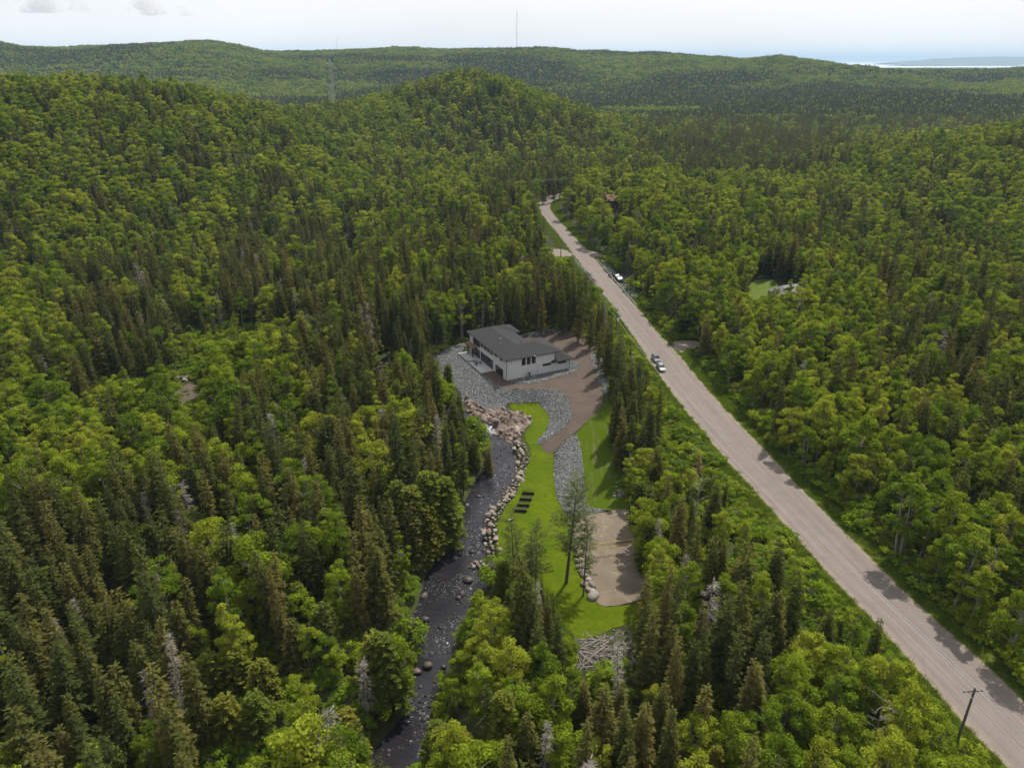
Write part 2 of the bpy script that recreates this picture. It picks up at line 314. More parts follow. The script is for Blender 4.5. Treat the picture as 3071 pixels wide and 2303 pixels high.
def tps(x, y):
    sh = np.shape(x); x = np.ravel(x); y = np.ravel(y); out = np.full(len(x), TW[-3]) + TW[-2] * x + TW[-1] * y
    for k in range(len(CT)):
        D = np.hypot(x - CT[k, 0], y - CT[k, 1]); out += TW[k] * np.where(D > 0, D * D * np.log(D + 1e-9), 0)
    return out.reshape(sh)
SKY = np.array([(-900, 120), (-500, 128), (0, 125), (60, 138), (180, 140), (350, 130), (480, 127), (570, 124), (620, 125), (700, 134), (780, 149), (900, 150), (1000, 148), (1100, 145), (1180, 142), (1300, 150), (1400, 146), (1550, 144), (1620, 143), (1700, 148), (1850, 153), (2000, 155), (2100, 168), (2200, 173), (2330, 172), (2450, 181), (2530, 194), (2600, 206), (2900, 212), (4500, 212)], float)
RC = np.interp(SKY[:, 0], [-900, 0, 700, 1500, 2100, 2550], [2500, 2500, 2600, 2650, 2500, 2300])
sky_u = []; sky_z = []
for (px, py), R in zip(SKY, RC):
    x, y, z = zat(px, py, R); sky_u.append(x / y); sky_z.append(z - 14)
def base_h(x, y):
    x = np.asarray(x, float); y = np.asarray(y, float)
    yy = np.maximum(y, 1.0); u = x / yy
    plain = -9 + 10 * (fbm(x / 420, y / 420, 11, 3) - 0.45)
    # low wooded swells in the far right plain
    plain = plain + 34 * np.exp(-((x - 1250) / 420) ** 2 - ((y - 1750) / 260) ** 2) + 16 * np.exp(-((x - 700) / 260) ** 2 - ((y - 1500) / 220) ** 2)
    zr = np.interp(u, sky_u, sky_z); yr = np.interp(u, sky_u, RC)
    yf = np.interp(u, [-0.8, -0.3, 0, 0.3, 0.5], [1250, 1350, 1450, 1500, 1700])
    t = (y - yf) / (yr - yf)
    bump = (fbm(x / 300, y / 300, 5, 4) - 0.47) * 95
    face = plain + (zr - plain) * (0.35 * smooth(t) + 0.65 * smooth(t ** 1.0) ** 0.8) + bump * np.clip(t, 0, 1) * np.clip(1.15 - t, 0, 1) * 2.2
    zr = zr + 9 * (fbm(u * 60, 0 * u, 77, 3) - .45) * np.clip(t, 0, 1)
    back = zr - (zr - plain) * smooth((y - yr) / 2600.0)
    far = np.where(t <= 0, plain, np.where(t <= 1, face, back))
    far = np.where(y > 8200, far + (-38 - far) * smooth((y - 8200) / 900.0), far)
    r = np.hypot(x, y)
    w = smooth((r - 880) / 220.0)
    near = np.clip(tps(np.clip(x, -900, 900), np.clip(y, -60, 1100)), -10, 95)
    near = near + (fbm(x / 60, y / 60, 3, 3) - 0.45) * 5 * smooth((r - 330) / 150)
    return near * (1 - w) + far * w
# fine grid round the property, solved so that the levels of lawn, pad, road and river meet smoothly
GX0, GX1, GY0, GY1 = -82, 96, 46, 500
gx = np.arange(GX0, GX1 + 1.0); gy = np.arange(GY0, GY1 + 1.0)
QX, QY = np.meshgrid(gx, gy); GH = base_h(QX, QY)
fixed = np.zeros(QX.shape, bool); fz = GH.copy(); nearm = np.zeros(QX.shape, bool)
def setz(P, z, grow=12):
    global nearm
    i = inside(P, QX, QY); fz[i] = (z(QX, QY) if callable(z) else z + 0 * QX)[i]; fixed[i] = True
    nearm |= i | (edge_dist(P, QX, QY) < grow)
yA, yB, yC = at(1700, 1200, -.2)[1], at(1700, 1300, -1.4)[1], at(1700, 1500, -3)[1]
zrl = lambda x, y: np.interp(y, [yC, yB, yA], [-3.0, -1.4, -0.2])
setz(LAWN_L, -3.0); setz(LAWN_R, zrl); setz(RIP6, zrl); setz(COURT, -3.05)
dA, dB, dC = at(1700, 1215, 0)[1], at(1700, 1262, -.7)[1], at(1640, 1352, -2.85)[1]
setz(DRIVE, lambda x, y: np.interp(y, [dC, dB, dA], [-2.85, -0.7, 0.0])); setz(HOUSE, 0.0); setz(PATIO, 0.0)
for P in (RIP2, RIP3, RIP4, RIP5): setz(P, 0.1)
setz(road_poly, 0.0, 10)
for P in DRIVEWAYS: setz(P, 0.0, 6)
rc = 0.5 * (RVL + RVR)
def z_river(x, y):
    k = np.argmin((np.ravel(x)[:, None] - rc[None, :, 0]) ** 2 + (np.ravel(y)[:, None] - rc[None, :, 1]) ** 2, 1)
    return rc[k, 2].reshape(np.shape(x))
ri = inside(river_poly, QX, QY) & (QY < 330)
ri &= ~inside(road_poly, QX, QY)
fz[ri] = z_river(QX[ri], QY[ri]) - np.clip(edge_dist(river_poly, QX[ri], QY[ri]) * 0.5, 0.05, 0.7); fixed |= ri; nearm |= (edge_dist(river_poly, QX, QY) < 8) & (QY < 330) | ri
fixed |= ~nearm; fixed[0] = fixed[-1] = True; fixed[:, 0] = fixed[:, -1] = True
GH = fz.copy()
for it in range(900):
    A = GH.copy(); A[1:-1, 1:-1] = 0.25 * (GH[:-2, 1:-1] + GH[2:, 1:-1] + GH[1:-1, :-2] + GH[1:-1, 2:])
    GH = np.where(fixed, fz, A)
def hgt(x, y):
    x = np.asarray(x, float); y = np.asarray(y, float)
    inn = (x > GX0) & (x < GX1) & (y > GY0) & (y < GY1)
    out = np.zeros(x.shape)
    if not inn.all():
        o_ = ~inn; out[o_] = base_h(x[o_], y[o_])
    xi = np.clip(x - GX0, 0, GX1 - GX0 - 1e-6); yi = np.clip(y - GY0, 0, GY1 - GY0 - 1e-6); i = xi.astype(int); j = yi.astype(int); fx = xi - i; fy = yi - j
    g = (GH[j, i] * (1 - fx) + GH[j, i + 1] * fx) * (1 - fy) + (GH[j + 1, i] * (1 - fx) + GH[j + 1, i + 1] * fx) * fy
    return np.where(inn, g, out)
SHEETS = [LAWN_L, LAWN_R, COURT, DRIVE, road_poly, RIP1, RIP6, *DRIVEWAYS]
def geo(a, b, s0, grow):
    out = [a]; s = s0
    while abs(out[-1]) < abs(b): s *= grow; out.append(out[-1] + math.copysign(s, b))
    return out
xs = np.array(geo(GX0, -60000, 1.0, 1.055)[::-1] + list(gx[1:-1]) + geo(GX1, 60000, 1.0, 1.055))
ys = np.array([-3000, -1200, -500, -200, -80, -20, 15, 35] + list(gy[:-1]) + geo(GY1, 11000, 1.0, 1.03))
TX, TY = np.meshgrid(xs, ys); TZ = hgt(TX, TY)
sel = (TX > GX0) & (TX < GX1) & (TY > GY0) & (TY < GY1)
sx, sy = TX[sel], TY[sel]; low = np.zeros(len(sx))
for P in SHEETS:
    low = np.maximum(low, np.where(inside(P, sx, sy), np.clip(edge_dist(P, sx, sy) / 1.6, 0, 1), 0))
TZ[sel] -= 0.35 * low
V = np.stack([TX.ravel(), TY.ravel(), TZ.ravel()], 1); nx, ny = len(xs), len(ys)
I = np.arange(nx * ny).reshape(ny, nx); Fq = np.stack([I[:-1, :-1], I[:-1, 1:], I[1:, 1:], I[1:, :-1]], -1).reshape(-1, 4)
m = NT('forest_floor'); n1 = m.noise(0.6, 6, 0.65); n2 = m.noise(0.05, 3); n3 = m.noise(4.0, 3)
c = m.ramp(n1, [(0.28, (0.022, 0.020, 0.013)), (0.5, (0.036, 0.038, 0.016)), (0.62, (0.038, 0.055, 0.014)), (0.8, (0.055, 0.08, 0.017))])
c = m.mix(m.maprange(n2, 0.4, 0.65), c, m.mix(n3, (0.04, 0.05, 0.016), (0.06, 0.085, 0.018)))
m.pbr(c, 0.95, m.bump(n1, 0.6, 0.4), 0, 0.1)
me = arr_mesh('ground', V, Fq, m.mat); me.polygons.foreach_set('use_smooth', [True] * len(me.polygons))
tag(link(bpy.data.objects.new('ground', me)), kind='structure')

# ------------------------------------------------------------------ sheets laid on the terrain
def sheet(name, P, mat, off, step=1.5, zf=None, kind='structure', thick=0.0, parent=None):
    P = np.asarray(P, float); x0, y0 = P.min(0); x1, y1 = P.max(0)
    X, Y = np.meshgrid(np.arange(x0, x1, step), np.arange(y0, y1, step)); X = X.ravel(); Y = Y.ravel()
    k = inside(P, X, Y) & (edge_dist(P, X, Y) > step * 0.45); pts = [Vector(p) for p in P] + [Vector(p) for p in zip(X[k], Y[k])]
    n = len(P); r = delaunay_2d_cdt(pts, [], [list(range(n))], 1, 1e-5)
    W = np.array([(p.x, p.y) for p in r[0]]); Z = (hgt(W[:, 0], W[:, 1]) if zf is None else zf(W[:, 0], W[:, 1])) + off
    me = bpy.data.meshes.new(name); me.from_pydata([(a, b, c) for (a, b), c in zip(W, Z)], [], r[2]); me.materials.append(mat)
    me.polygons.foreach_set('use_smooth', [True] * len(me.polygons)); me.update()
    o = link(bpy.data.objects.new(name, me), parent)
    if kind: tag(o, kind=kind)
    return o
def strip(name, A, B, mat, zf, cross=10, kind='structure'):
    n = len(A); t = np.linspace(0, 1, cross + 1); Pp = A[:, None, :2] * (1 - t)[None, :, None] + B[:, None, :2] * t[None, :, None]
    Z = zf(Pp[..., 0], Pp[..., 1]); V = np.concatenate([Pp, Z[..., None]], -1).reshape(-1, 3)
    I = np.arange(n * (cross + 1)).reshape(n, cross + 1); Fq = np.stack([I[:-1, :-1], I[:-1, 1:], I[1:, 1:], I[1:, :-1]], -1).reshape(-1, 4)
    me = arr_mesh(name, V, Fq, mat); uv = me.uv_layers.new(name='UVMap')
    d = np.r_[0, np.cumsum(np.hypot(*np.diff(0.5 * (A[:, :2] + B[:, :2]), axis=0).T))]
    UV = np.stack(np.broadcast_arrays(t[None, :], d[:, None]), -1).reshape(-1, 2)
    li = np.zeros(len(me.loops), np.int32); me.loops.foreach_get('vertex_index', li); uv.data.foreach_set('uv', UV[li].astype(np.float32).ravel())
    me.polygons.foreach_set('use_smooth', [True] * len(me.polygons)); o = link(bpy.data.objects.new(name, me)); return tag(o, kind=kind)

m = NT('worn_asphalt'); uv = m.n('ShaderNodeTexCoord').outputs['UV']; sp = m.n('ShaderNodeSeparateXYZ', {0: uv}); X = sp.outputs[0]; Yv = sp.outputs[1]
n1 = m.noise(0.35, 5, 0.6); n2 = m.noise(9.0, 4, 0.7); sv = m.n('ShaderNodeMapping', {'Vector': uv, 'Scale': (26, 0.035, 1)}).outputs[0]; ns = m.noise(1.0, 3, 0.6, sv)
sv2 = m.n('ShaderNodeMapping', {'Vector': uv, 'Scale': (9, 0.012, 1)}).outputs[0]; ns2 = m.noise(1.0, 2, 0.5, sv2)
c = m.mix(m.maprange(ns, .3, .7), (0.150, 0.123, 0.110), (0.265, 0.222, 0.196)); c = m.mix(m.maprange(ns2, 0.42, 0.58, 0, .8), c, (0.165, 0.138, 0.125))
c = m.mix(m.maprange(n1, 0.35, 0.7, 0, .35), c, (0.275, 0.235, 0.20)); c = m.mix(m.maprange(n2, 0.25, 0.75, 0, 0.4), c, (0.14, 0.122, 0.112))
e = m.math('ABSOLUTE', m.math('SUBTRACT', X, 0.5)); nz = m.math('MULTIPLY', m.math('SUBTRACT', m.noise(0.8, 4), 0.5), 0.12); ed = m.maprange(m.math('ADD', e, nz), 0.39, 0.46)
c = m.mix(ed, c, m.mix(n2, (0.18, 0.148, 0.12), (0.29, 0.24, 0.19)))
vo = m.n('ShaderNodeTexVoronoi', {'Scale': 0.22, 'Vector': m.n('ShaderNodeMixRGB', {0: 0.06, 1: m.pos(), 2: m.n('ShaderNodeTexNoise', {'Scale': 0.9}).outputs['Color']}).outputs[0]}, feature='DISTANCE_TO_EDGE')
crk = m.maprange(vo.outputs['Distance'], 0.0, 0.012, 1, 0); crk = m.math('MULTIPLY', crk, m.maprange(m.noise(0.12, 2), 0.5, 0.62)); c = m.mix(m.math('MULTIPLY', crk, 0.55), c, (0.09, 0.08, 0.075))
M['road'] = m.pbr(c, 0.9, m.bump(n2, 0.25, 0.03), 0, 0.2)
strip('road', RL, RR, M['road'], lambda x, y: np.where((y > GY0) & (y < 470), hgt(x, y), 0) + 0.06, 14)

m = NT('brown_gravel'); n1 = m.noise(0.25, 4); n2 = m.noise(7.0, 4, 0.7); n3 = m.noise(1.4, 3)
c = m.mix(n2, (0.062, 0.047, 0.037), (0.122, 0.093, 0.074)); c = m.mix(m.maprange(n1, 0.4, 0.7, 0, 0.5), c, (0.14, 0.108, 0.085)); c = m.mix(m.maprange(n3, 0.55, 0.75, 0, 0.4), c, (0.065, 0.048, 0.039))
M['gravel'] = m.pbr(c, 0.95, m.bump(n2, 0.5, 0.05), 0, 0.1)
m = NT('roadside_gravel'); n2 = m.noise(5.0, 4, 0.7); M['gravel2'] = m.pbr(m.mix(n2, (0.17, 0.138, 0.115), (0.28, 0.232, 0.19)), 0.95, m.bump(n2, 0.5, 0.05), 0, 0.1)
m = NT('court_sand'); n1 = m.noise(0.3, 3); n2 = m.noise(6.0, 5, 0.7); c = m.mix(n2, (0.130, 0.105, 0.078), (0.195, 0.160, 0.12)); c = m.mix(m.maprange(n1, .4, .65, 0, .4), c, (0.25, 0.203, 0.145))
vo = m.n('ShaderNodeTexVoronoi', {'Scale': 0.28, 'Vector': m.n('ShaderNodeMixRGB', {0: 0.25, 1: m.pos(), 2: m.n('ShaderNodeTexNoise', {'Scale': 0.5}).outputs['Color']}).outputs[0]}, feature='DISTANCE_TO_EDGE')
tr = m.math('MULTIPLY', m.maprange(vo.outputs['Distance'], 0.0, 0.04, 1, 0), m.maprange(m.noise(3.2, 2), 0.5, 0.58)); c = m.mix(m.math('MULTIPLY', tr, 0.6), c, (0.36, 0.30, 0.21))
M['sand'] = m.pbr(c, 0.95, m.bump(m.math('ADD', n2, m.math('MULTIPLY', tr, -0.6)), 0.5, 0.08), 0, 0.1)
m = NT('mown_lawn'); n1 = m.noise(0.22, 4); n2 = m.noise(7.0, 4, 0.75); n3 = m.noise(1.1, 4, 0.6); c = m.mix(n2, (0.046, 0.080, 0.002), (0.098, 0.146, 0.004)); c = m.mix(m.maprange(n1, .4, .65, 0, .55), c, (0.118, 0.146, 0.005)); c = m.mix(m.maprange(n3, .5, .7, 0, .75), c, (0.042, 0.072, 0.004)); c = m.mix(m.maprange(m.noise(.6, 5, .7), .58, .72, 0, .5), c, (0.12, 0.115, 0.02))
M['lawn'] = m.pbr(c, 0.95, m.bump(n2, 0.6, 0.08), 0, 0.03)
m = NT('young_patchy_lawn'); n1 = m.noise(0.35, 4); n2 = m.noise(6.0, 4, 0.75); sv = m.n('ShaderNodeMapping', {'Vector': m.pos(), 'Rotation': (0, 0, 0.12), 'Scale': (0.9, 0.08, 1)}).outputs[0]; n3 = m.noise(1.0, 4, 0.6, sv)
c = m.mix(n2, (0.038, 0.066, 0.002), (0.082, 0.122, 0.004)); c = m.mix(m.math('MULTIPLY', m.maprange(n3, .52, .66, 0, .8), m.maprange(n2, .35, .6)), c, (0.15, 0.125, 0.085)); c = m.mix(m.maprange(n1, .45, .7, 0, .4), c, (0.06, 0.11, 0.01))
M['lawn2'] = m.pbr(c, 0.95, m.bump(n2, 0.6, 0.08), 0, 0.03)
m = NT('riprap_bed'); n2 = m.noise(3.5, 4, 0.7); M['ripbed'] = m.pbr(m.ramp(n2, [(0.3, (0.05, 0.054, 0.055)), (0.55, (0.14, 0.15, 0.15)), (0.75, (0.24, 0.25, 0.25))]), 0.9, m.bump(n2, 0.9, 0.2), 0, 0.2)
m = NT('roadside_grass'); n1 = m.noise(0.4, 4); n2 = m.noise(5.0, 4, 0.75); c = m.mix(n2, (0.058, 0.095, 0.010), (0.125, 0.175, 0.018)); c = m.mix(m.maprange(n1, .5, .7, 0, .6), c, (0.16, 0.155, 0.06))
M['verge'] = m.pbr(c, 0.95, m.bump(n2, 0.7, 0.15), 0, 0.1)

sheet('lawn', LAWN_L, M['lawn'], 0.05); sheet('lawn', LAWN_R, M['lawn2'], 0.05)
sheet('gravel_drive', DRIVE, M['gravel'], 0.09); sheet('sand_court', COURT, M['sand'], 0.12)
for k, P in enumerate((RIP1, RIP2, RIP3, RIP4, RIP5, RIP6)): sheet('stone_bank', P, M['ripbed'], 0.13 if k != 1 else 0.14, 1.0)
for P in DRIVEWAYS: sheet('side_driveway', P, M['gravel2'], 0.04)
for P in CLEAR: sheet('gravel_clearing', P, M['gravel'], 0.12, 3.0)
sheet('yard_grass', YARD, M['verge'], 0.15, 3.0); sheet('sand_lot', SANDLOT, simple('pink_sand', (0.36, 0.27, 0.2), 0.95), 0.2, 3.0)
# grass verges each side of the road
def offset(P, d):
    T = np.gradient(P, axis=0); T /= np.hypot(T[:, 0], T[:, 1])[:, None]; return P + np.stack([-T[:, 1], T[:, 0]], 1) * d
for E_, s in ((RL, 1), (RR, -1)):
    k = slice(0, 246); w = 1.8 if s > 0 else 3.4; A = offset(E_, s * -0.3)[k]; B = offset(E_, s * w)[k]
    strip('grass_verge', A, B, M['verge'], lambda x, y: hgt(x, y) + 0.035 - 0.0 * x, 4)

# water
m = NT('dark_river_water'); uv = m.n('ShaderNodeTexCoord').outputs['UV']; n1 = m.noise(1.3, 5, 0.65); n2 = m.noise(0.16, 3); n3 = m.noise(2.2, 5, 0.7, None, 1.5)
V_ = m.n('ShaderNodeSeparateXYZ', {0: uv}).outputs[1]
rap = m.maprange(n2, 0.42, 0.54); fv = m.n('ShaderNodeMapping', {'Vector': uv, 'Scale': (9, .55, 1)}).outputs[0]; n4 = m.noise(1.0, 5, .7, fv, .8); foam = m.math('MULTIPLY', m.math('MAXIMUM', m.maprange(n3, 0.60, 0.70), m.maprange(n4, .62, .72, 0, .7)), rap)
c = m.mix(m.noise(0.5, 4), (0.008, 0.008, 0.011), (0.022, 0.02, 0.022)); c = m.mix(foam, c, (0.55, 0.56, 0.58))
nd = m.n('ShaderNodeBsdfPrincipled', {'Base Color': c, 'Roughness': m.mix(foam, (0.12,) * 3, (0.7,) * 3), 'IOR': 1.33})
h = m.math('ADD', m.math('MULTIPLY', n1, 0.5), m.math('MULTIPLY', m.noise(5.0, 3, 0.6), 0.25)); m.t.links.new(m.bump(h, 0.45, 0.2), nd.inputs['Normal']); m.t.links.new(nd.outputs[0], m.out.inputs['Surface'])
M['water'] = m.mat
strip('river', RVL[:, :2], RVR[:, :2], M['water'], lambda x, y: z_river(x, y), 8)
# lake beyond the forest and its islands
lm = NT('lake_water_painted_glare'); nl = lm.noise(0.004, 3); lm.pbr((0.9, 0.93, 0.97), 0.25, None, 0, 0.5); M['lake'] = lm.mat  # glare on the water is put into the near-white base colour
MB_ = MB(); MB_.add([(-60000, 8300, -30), (60000, 8300, -30), (60000, 70000, -30), (-60000, 70000, -30)], [(0, 1, 2, 3)]); tag(MB_.build('lake', M['lake']), kind='structure')
# ------------------------------------------------------------------ the white house
m = NT('white_stucco_panel'); tc = m.n('ShaderNodeTexCoord').outputs['Object']; n1 = m.noise(0.5, 4, 0.6, tc); n2 = m.noise(14, 3, 0.6, tc)
M['white'] = m.pbr(m.mix(n1, (0.56, 0.565, 0.56), (0.66, 0.66, 0.65)), 0.75, m.bump(n2, 0.15, 0.02), 0, 0.25)
m = NT('charcoal_shingles'); tc = m.n('ShaderNodeTexCoord').outputs['Object']; br = m.n('ShaderNodeTexBrick', {'Vector': tc, 'Scale': 1.0, 'Color1': (0.022, 0.022, 0.024, 1), 'Color2': (0.036, 0.035, 0.038, 1), 'Mortar': (0.018, 0.018, 0.02, 1), 'Mortar Size': 0.012, 'Brick Width': 0.5, 'Row Height': 0.22})
M['roof'] = m.pbr(m.mix(m.noise(6, 4, .7, tc), br.outputs['Color'], (0.043, 0.041, 0.043)), 0.95, m.bump(m.noise(9, 3, .6, tc), 0.4, 0.03), 0, 0.2)
M['black'] = simple('black_metal_trim', (0.018, 0.018, 0.019), 0.5)
m = NT('dark_window_glass'); nd = m.n('ShaderNodeBsdfPrincipled', {'Base Color': (0.012, 0.014, 0.015, 1), 'Roughness': 0.06, 'IOR': 1.5, 'Specular IOR Level': 0.6}); m.t.links.new(nd.outputs[0], m.out.inputs['Surface']); M['glass'] = m.mat
M['concrete'] = simple('pale_concrete', (0.44, 0.45, 0.445), 0.85, 0.08, 1.2)
M['deckwood'] = simple('brown_deck_boards', (0.23, 0.15, 0.075), 0.8, 0.3, 4.0)
M['steel'] = simple('galvanised_steel', (0.55, 0.56, 0.58), 0.35, 0.1, 3.0, 0.9)
M['grey'] = simple('grey_metal_cabinet', (0.36, 0.37, 0.38), 0.6)
M['cushion'] = simple('cream_cushion', (0.6, 0.57, 0.5), 0.9)
M['wood'] = simple('weathered_wood', (0.2, 0.13, 0.085), 0.85, 0.3, 5)
H = empty('white_house', (*HC, 0.16), HANG, 'white two storey house with dark hip roof on a gravel pad above the river', 'house')
def part(name, boxes, mat, parent=H, mi=None):
    b = MB()
    for q in boxes: b.box(*q)
    return b.build(name, mat, parent)
part('front_wall', [(0, 15, 0, 11, -0.3, 5.98)], M['white']); part('side_wing_wall', [(0.02, 11, 11, 25, -0.3, 5.96)], M['white'])
part('rear_wing_wall', [(11, 12.8, 19.2, 24.9, -0.3, 5.9)], M['white']); part('low_wing_wall', [(15, 20, 0.02, 9.2, -0.3, 2.95)], M['white'])
part('foundation', [(-.05, 20.06, -.06, 9.3, -0.3, 0.12), (-.05, 12.9, 9.3, 25.08, -.3, .12)], simple('grey_foundation', (0.3, 0.3, 0.3), 0.9))
def hip(name, u0, u1, v0, v1, ze, r0, r1, zr, parent=H, th=0.24):
    E_ = [(u0, v0), (u1, v0), (u1, v1), (u0, v1)]; b = MB()
    V = [(*p, ze) for p in E_] + [(*r0, zr), (*r1, zr)]
    if abs(r1[0] - r0[0]) >= abs(r1[1] - r0[1]): Fc = [(0, 1, 5, 4), (1, 2, 5), (2, 3, 4, 5), (3, 0, 4)]
    else: Fc = [(0, 1, 4), (1, 2, 5, 4), (2, 3, 5), (3, 0, 4, 5)]
    b.add(V, Fc); o = b.build(name, M['roof'], parent)
    s = MB(); lo = [(*p, ze - th) for p in E_]; up = [(*p, ze - 0.005) for p in E_]
    s.add(lo + up, [(3, 2, 1, 0)] + [(k, (k + 1) % 4, 4 + (k + 1) % 4, 4 + k) for k in range(4)]); s.build('fascia', M['black'], o)
    g = MB()
    for k in range(4):
        p, q = E_[k], E_[(k + 1) % 4]; cx, cy_ = (u0 + u1) / 2, (v0 + v1) / 2
        g.tube([(p[0] + math.copysign(.06, p[0] - cx), p[1] + math.copysign(.06, p[1] - cy_), ze - 0.1), (q[0] + math.copysign(.06, q[0] - cx), q[1] + math.copysign(.06, q[1] - cy_), ze - 0.1)], 0.07, 6)
    g.build('gutter', M['black'], o); return o
rf = hip('roof', -0.65, 16.9, -0.65, 11.6, 6.12, (5.6, 5.5), (11.4, 5.5), 7.75)
hip('side_wing_roof', -0.63, 11.7, 5.5, 26.0, 6.115, (5.55, 5.55), (5.55, 21.0), 7.745)
hip('rear_wing_roof', 4.5, 13.6, 18.6, 25.9, 6.11, (7.6, 22.2), (10.4, 22.2), 7.15)
hip('low_wing_roof', 13.9, 20.8, -0.75, 10.2, 3.2, (15.3, 3.8), (17.4, 3.8), 4.7)
def window(wall, a0, a1, z0, z1, n=1, name='window', nz=1):
    # wall 'f' (front, plane v=0) or 'l' (left, plane u=0)
    f = MB(); g = MB(); w = 0.07
    def bx(mb, a, b, c, d, p0, p1):
        if wall == 'f': mb.box(a, b, -p1, -p0, c, d)
        else: mb.box(-p1, -p0, a, b, c, d)
    bx(f, a0 - w, a1 + w, z0 - w, z0, 0, .07); bx(f, a0 - w, a1 + w, z1, z1 + w, 0, .07); bx(f, a0 - w, a0, z0, z1, 0, .07); bx(f, a1, a1 + w, z0, z1, 0, .07)
    for k in range(1, n): x = a0 + (a1 - a0) * k / n; bx(f, x - .05, x + .05, z0, z1, 0, .06)
    o = f.build(name, M['black'], H)
    for k in range(n):
        g = MB(); x0 = a0 + (a1 - a0) * k / n + .05 * (k > 0); x1 = a0 + (a1 - a0) * (k + 1) / n - .05 * (k < n - 1); bx(g, x0 + .002, x1 - .002, z0 + .002, z1 - .002, 0, .03); g.build('pane', M['glass'], o)
    return o
for a in ((4.77, 5.77), (6.33, 7.3), (7.86, 8.87)): window('f', *a, 3.68, 5.72)
window('f', 11.28, 13.77, 2.3, 2.85, 2); window('f', 16.2, 18.66, 2.1, 2.5, 2)
for a in ((2.35, 3.1), (3.15 + .15, 3.95), (5.7, 6.5), (6.7, 7.7)): window('l', *a, 4.85, 5.5)
for a in ((8.7, 10.05), (10.7, 12.2), (12.75, 14.6), (15.3, 16.75)): window('l', *a, 4.35, 5.72, 2)
window('l', 17.6, 22.0, 3.45, 5.8, 4, 'balcony_glazing'); window('l', 8.55, 16.7, 0.2, 2.68, 6, 'sliding_patio_door'); window('l', 2.05, 6.65, 0.03, 2.42, 4, 'glazed_garage_door'); window('l', 17.6, 22.5, 0.2, 2.68, 3, 'sliding_patio_door')
for u, z1, z0 in ((0.06, 5.9, 0), (14.93, 5.9, 3.25), (19.9, 3.0, 0)): MB().tube([(u, -0.1, z0), (u, -0.1, z1)], 0.055, 6).build('downspout', M['black'], H)
for q in ((1.5, 5.0, 1.9), (7.5, 2.75, 1), (8.2, 2.75, 1), (14.2, 1.6, 1)): MB().box(q[0] - .09, q[0] + .09, -0.14, 0, q[1] - .12, q[1] + .12).build('wall_light', M['black'] if q[2] != 1 else M['white'], H)
MB().box(-0.14, 0, 7.55, 7.75, 3.0, 3.25).build('wall_light', M['black'], H)
fl = MB().box(8.0, 8.6, -0.95, -0.7, 5.98, 6.1).build('floodlight', M['steel'], H)
p = MB().tube([(3.07, 9.9, 6.6), (3.07, 9.9, 8.3)], 0.13, 10).build('flue_pipe', M['steel'], H); MB().tube([(3.07, 9.9, 8.3), (3.07, 9.9, 8.5)], [0.22, 0.2], 10).build('flue_cap', M['steel'], p)
MB().tube([(3.07, 9.9, 6.95), (3.07, 9.9, 7.18)], [0.34, 0.16], 10).build('flue_flashing', M['steel'], p)
for q in ((4.6, 9.0), (5.0, 19.5), (8.5, 8.0)): MB().tube([(*q, 6.8), (*q, 7.75)], 0.06, 6).build('vent_pipe', M['black'], H)
dk = MB().box(-1.6, -0.08, 19.3, 25.0, 3.05, 3.12).build('balcony_deck', M['deckwood'], H)
for k in range(11): MB().box(-1.6, -0.08, 19.3 + k * .52, 19.3 + k * .52 + .49, 3.12, 3.17).build('plank', M['deckwood'], dk)
part('deck_beam', [(-1.62, -1.42, 19.3, 25.0, 2.8, 3.05), (-1.4, -.1, 19.3, 19.45, 2.8, 3.05)], M['wood'])
for v in (19.5, 22.9): part('deck_post', [(-1.62, -1.34, v - .14, v + .14, 0, 2.8)], M['black'])
# heat pump and meter on the front wall
hpu = empty('heat_pump', (*hp(6.6, -0.75), 0.25), HANG, 'grey two fan heat pump standing against the front wall of the white house', 'heat pump')
MB().box(-.55, .55, -.2, .2, 0.15, 1.65).build('cabinet', M['grey'], hpu)
for z in (0.55, 1.25):
    f = MB(); f.tube([(0, -.2, z), (0, -.24, z)], 0.3, 14); f.build('fan_grille', M['black'], hpu)
for x in (-.45, .45): MB().box(x - .04, x + .04, -.2, .2, -.1, .15).build('foot', M['black'], hpu)
mt = empty('meter_box', (*hp(9.6, -0.14), 0.9), HANG, 'small grey meter box on the front wall right of the heat pump', 'meter box'); MB().box(-.15, .15, -.1, .1, 0, .45).build('box', M['grey'], mt); MB().tube([(0, 0, .45), (0, 0, 2.2)], .03, 6).build('conduit', M['grey'], mt)
# patio slab
pz = MB(); pz.box(-4, 0.0, 7.9, 24.6, -0.2, 0.12); o = pz.build('patio', M['concrete']); o.location = (*HC, 0.15); o.rotation_euler = (0, 0, HANG); tag(o, kind='structure')
def furn(name, u, v, rz, label, cat): return empty(name, (*hp(u, v), 0.275), HANG + rz, label, cat)
sf = furn('outdoor_sofa', -3.0, 17.2, 0.2, 'cream cushioned outdoor sofa on the patio beside the wooden posts', 'sofa')
MB().box(-.95, .95, -.4, .4, .12, .3).build('base', M['wood'], sf); MB().box(-.9, .9, -.38, .3, .3, .46).build('seat_cushion', M['cushion'], sf); MB().box(-.9, .9, .3, .46, .3, .85).build('backrest', M['cushion'], sf)
for x in (-.85, .85):
    for y in (-.33, .33): MB().box(x - .04, x + .04, y - .04, y + .04, 0, .12).build('leg', M['wood'], sf)
tb = furn('coffee_table', -2.3, 15.4, 0.1, 'low brown wooden table in front of the patio sofa', 'table'); MB().box(-.7, .7, -.45, .45, .36, .42).build('tabletop', M['wood'], tb)
for x in (-.6, .6):
    for y in (-.36, .36): MB().box(x - .04, x + .04, y - .04, y + .04, 0, .36).build('leg', M['wood'], tb)
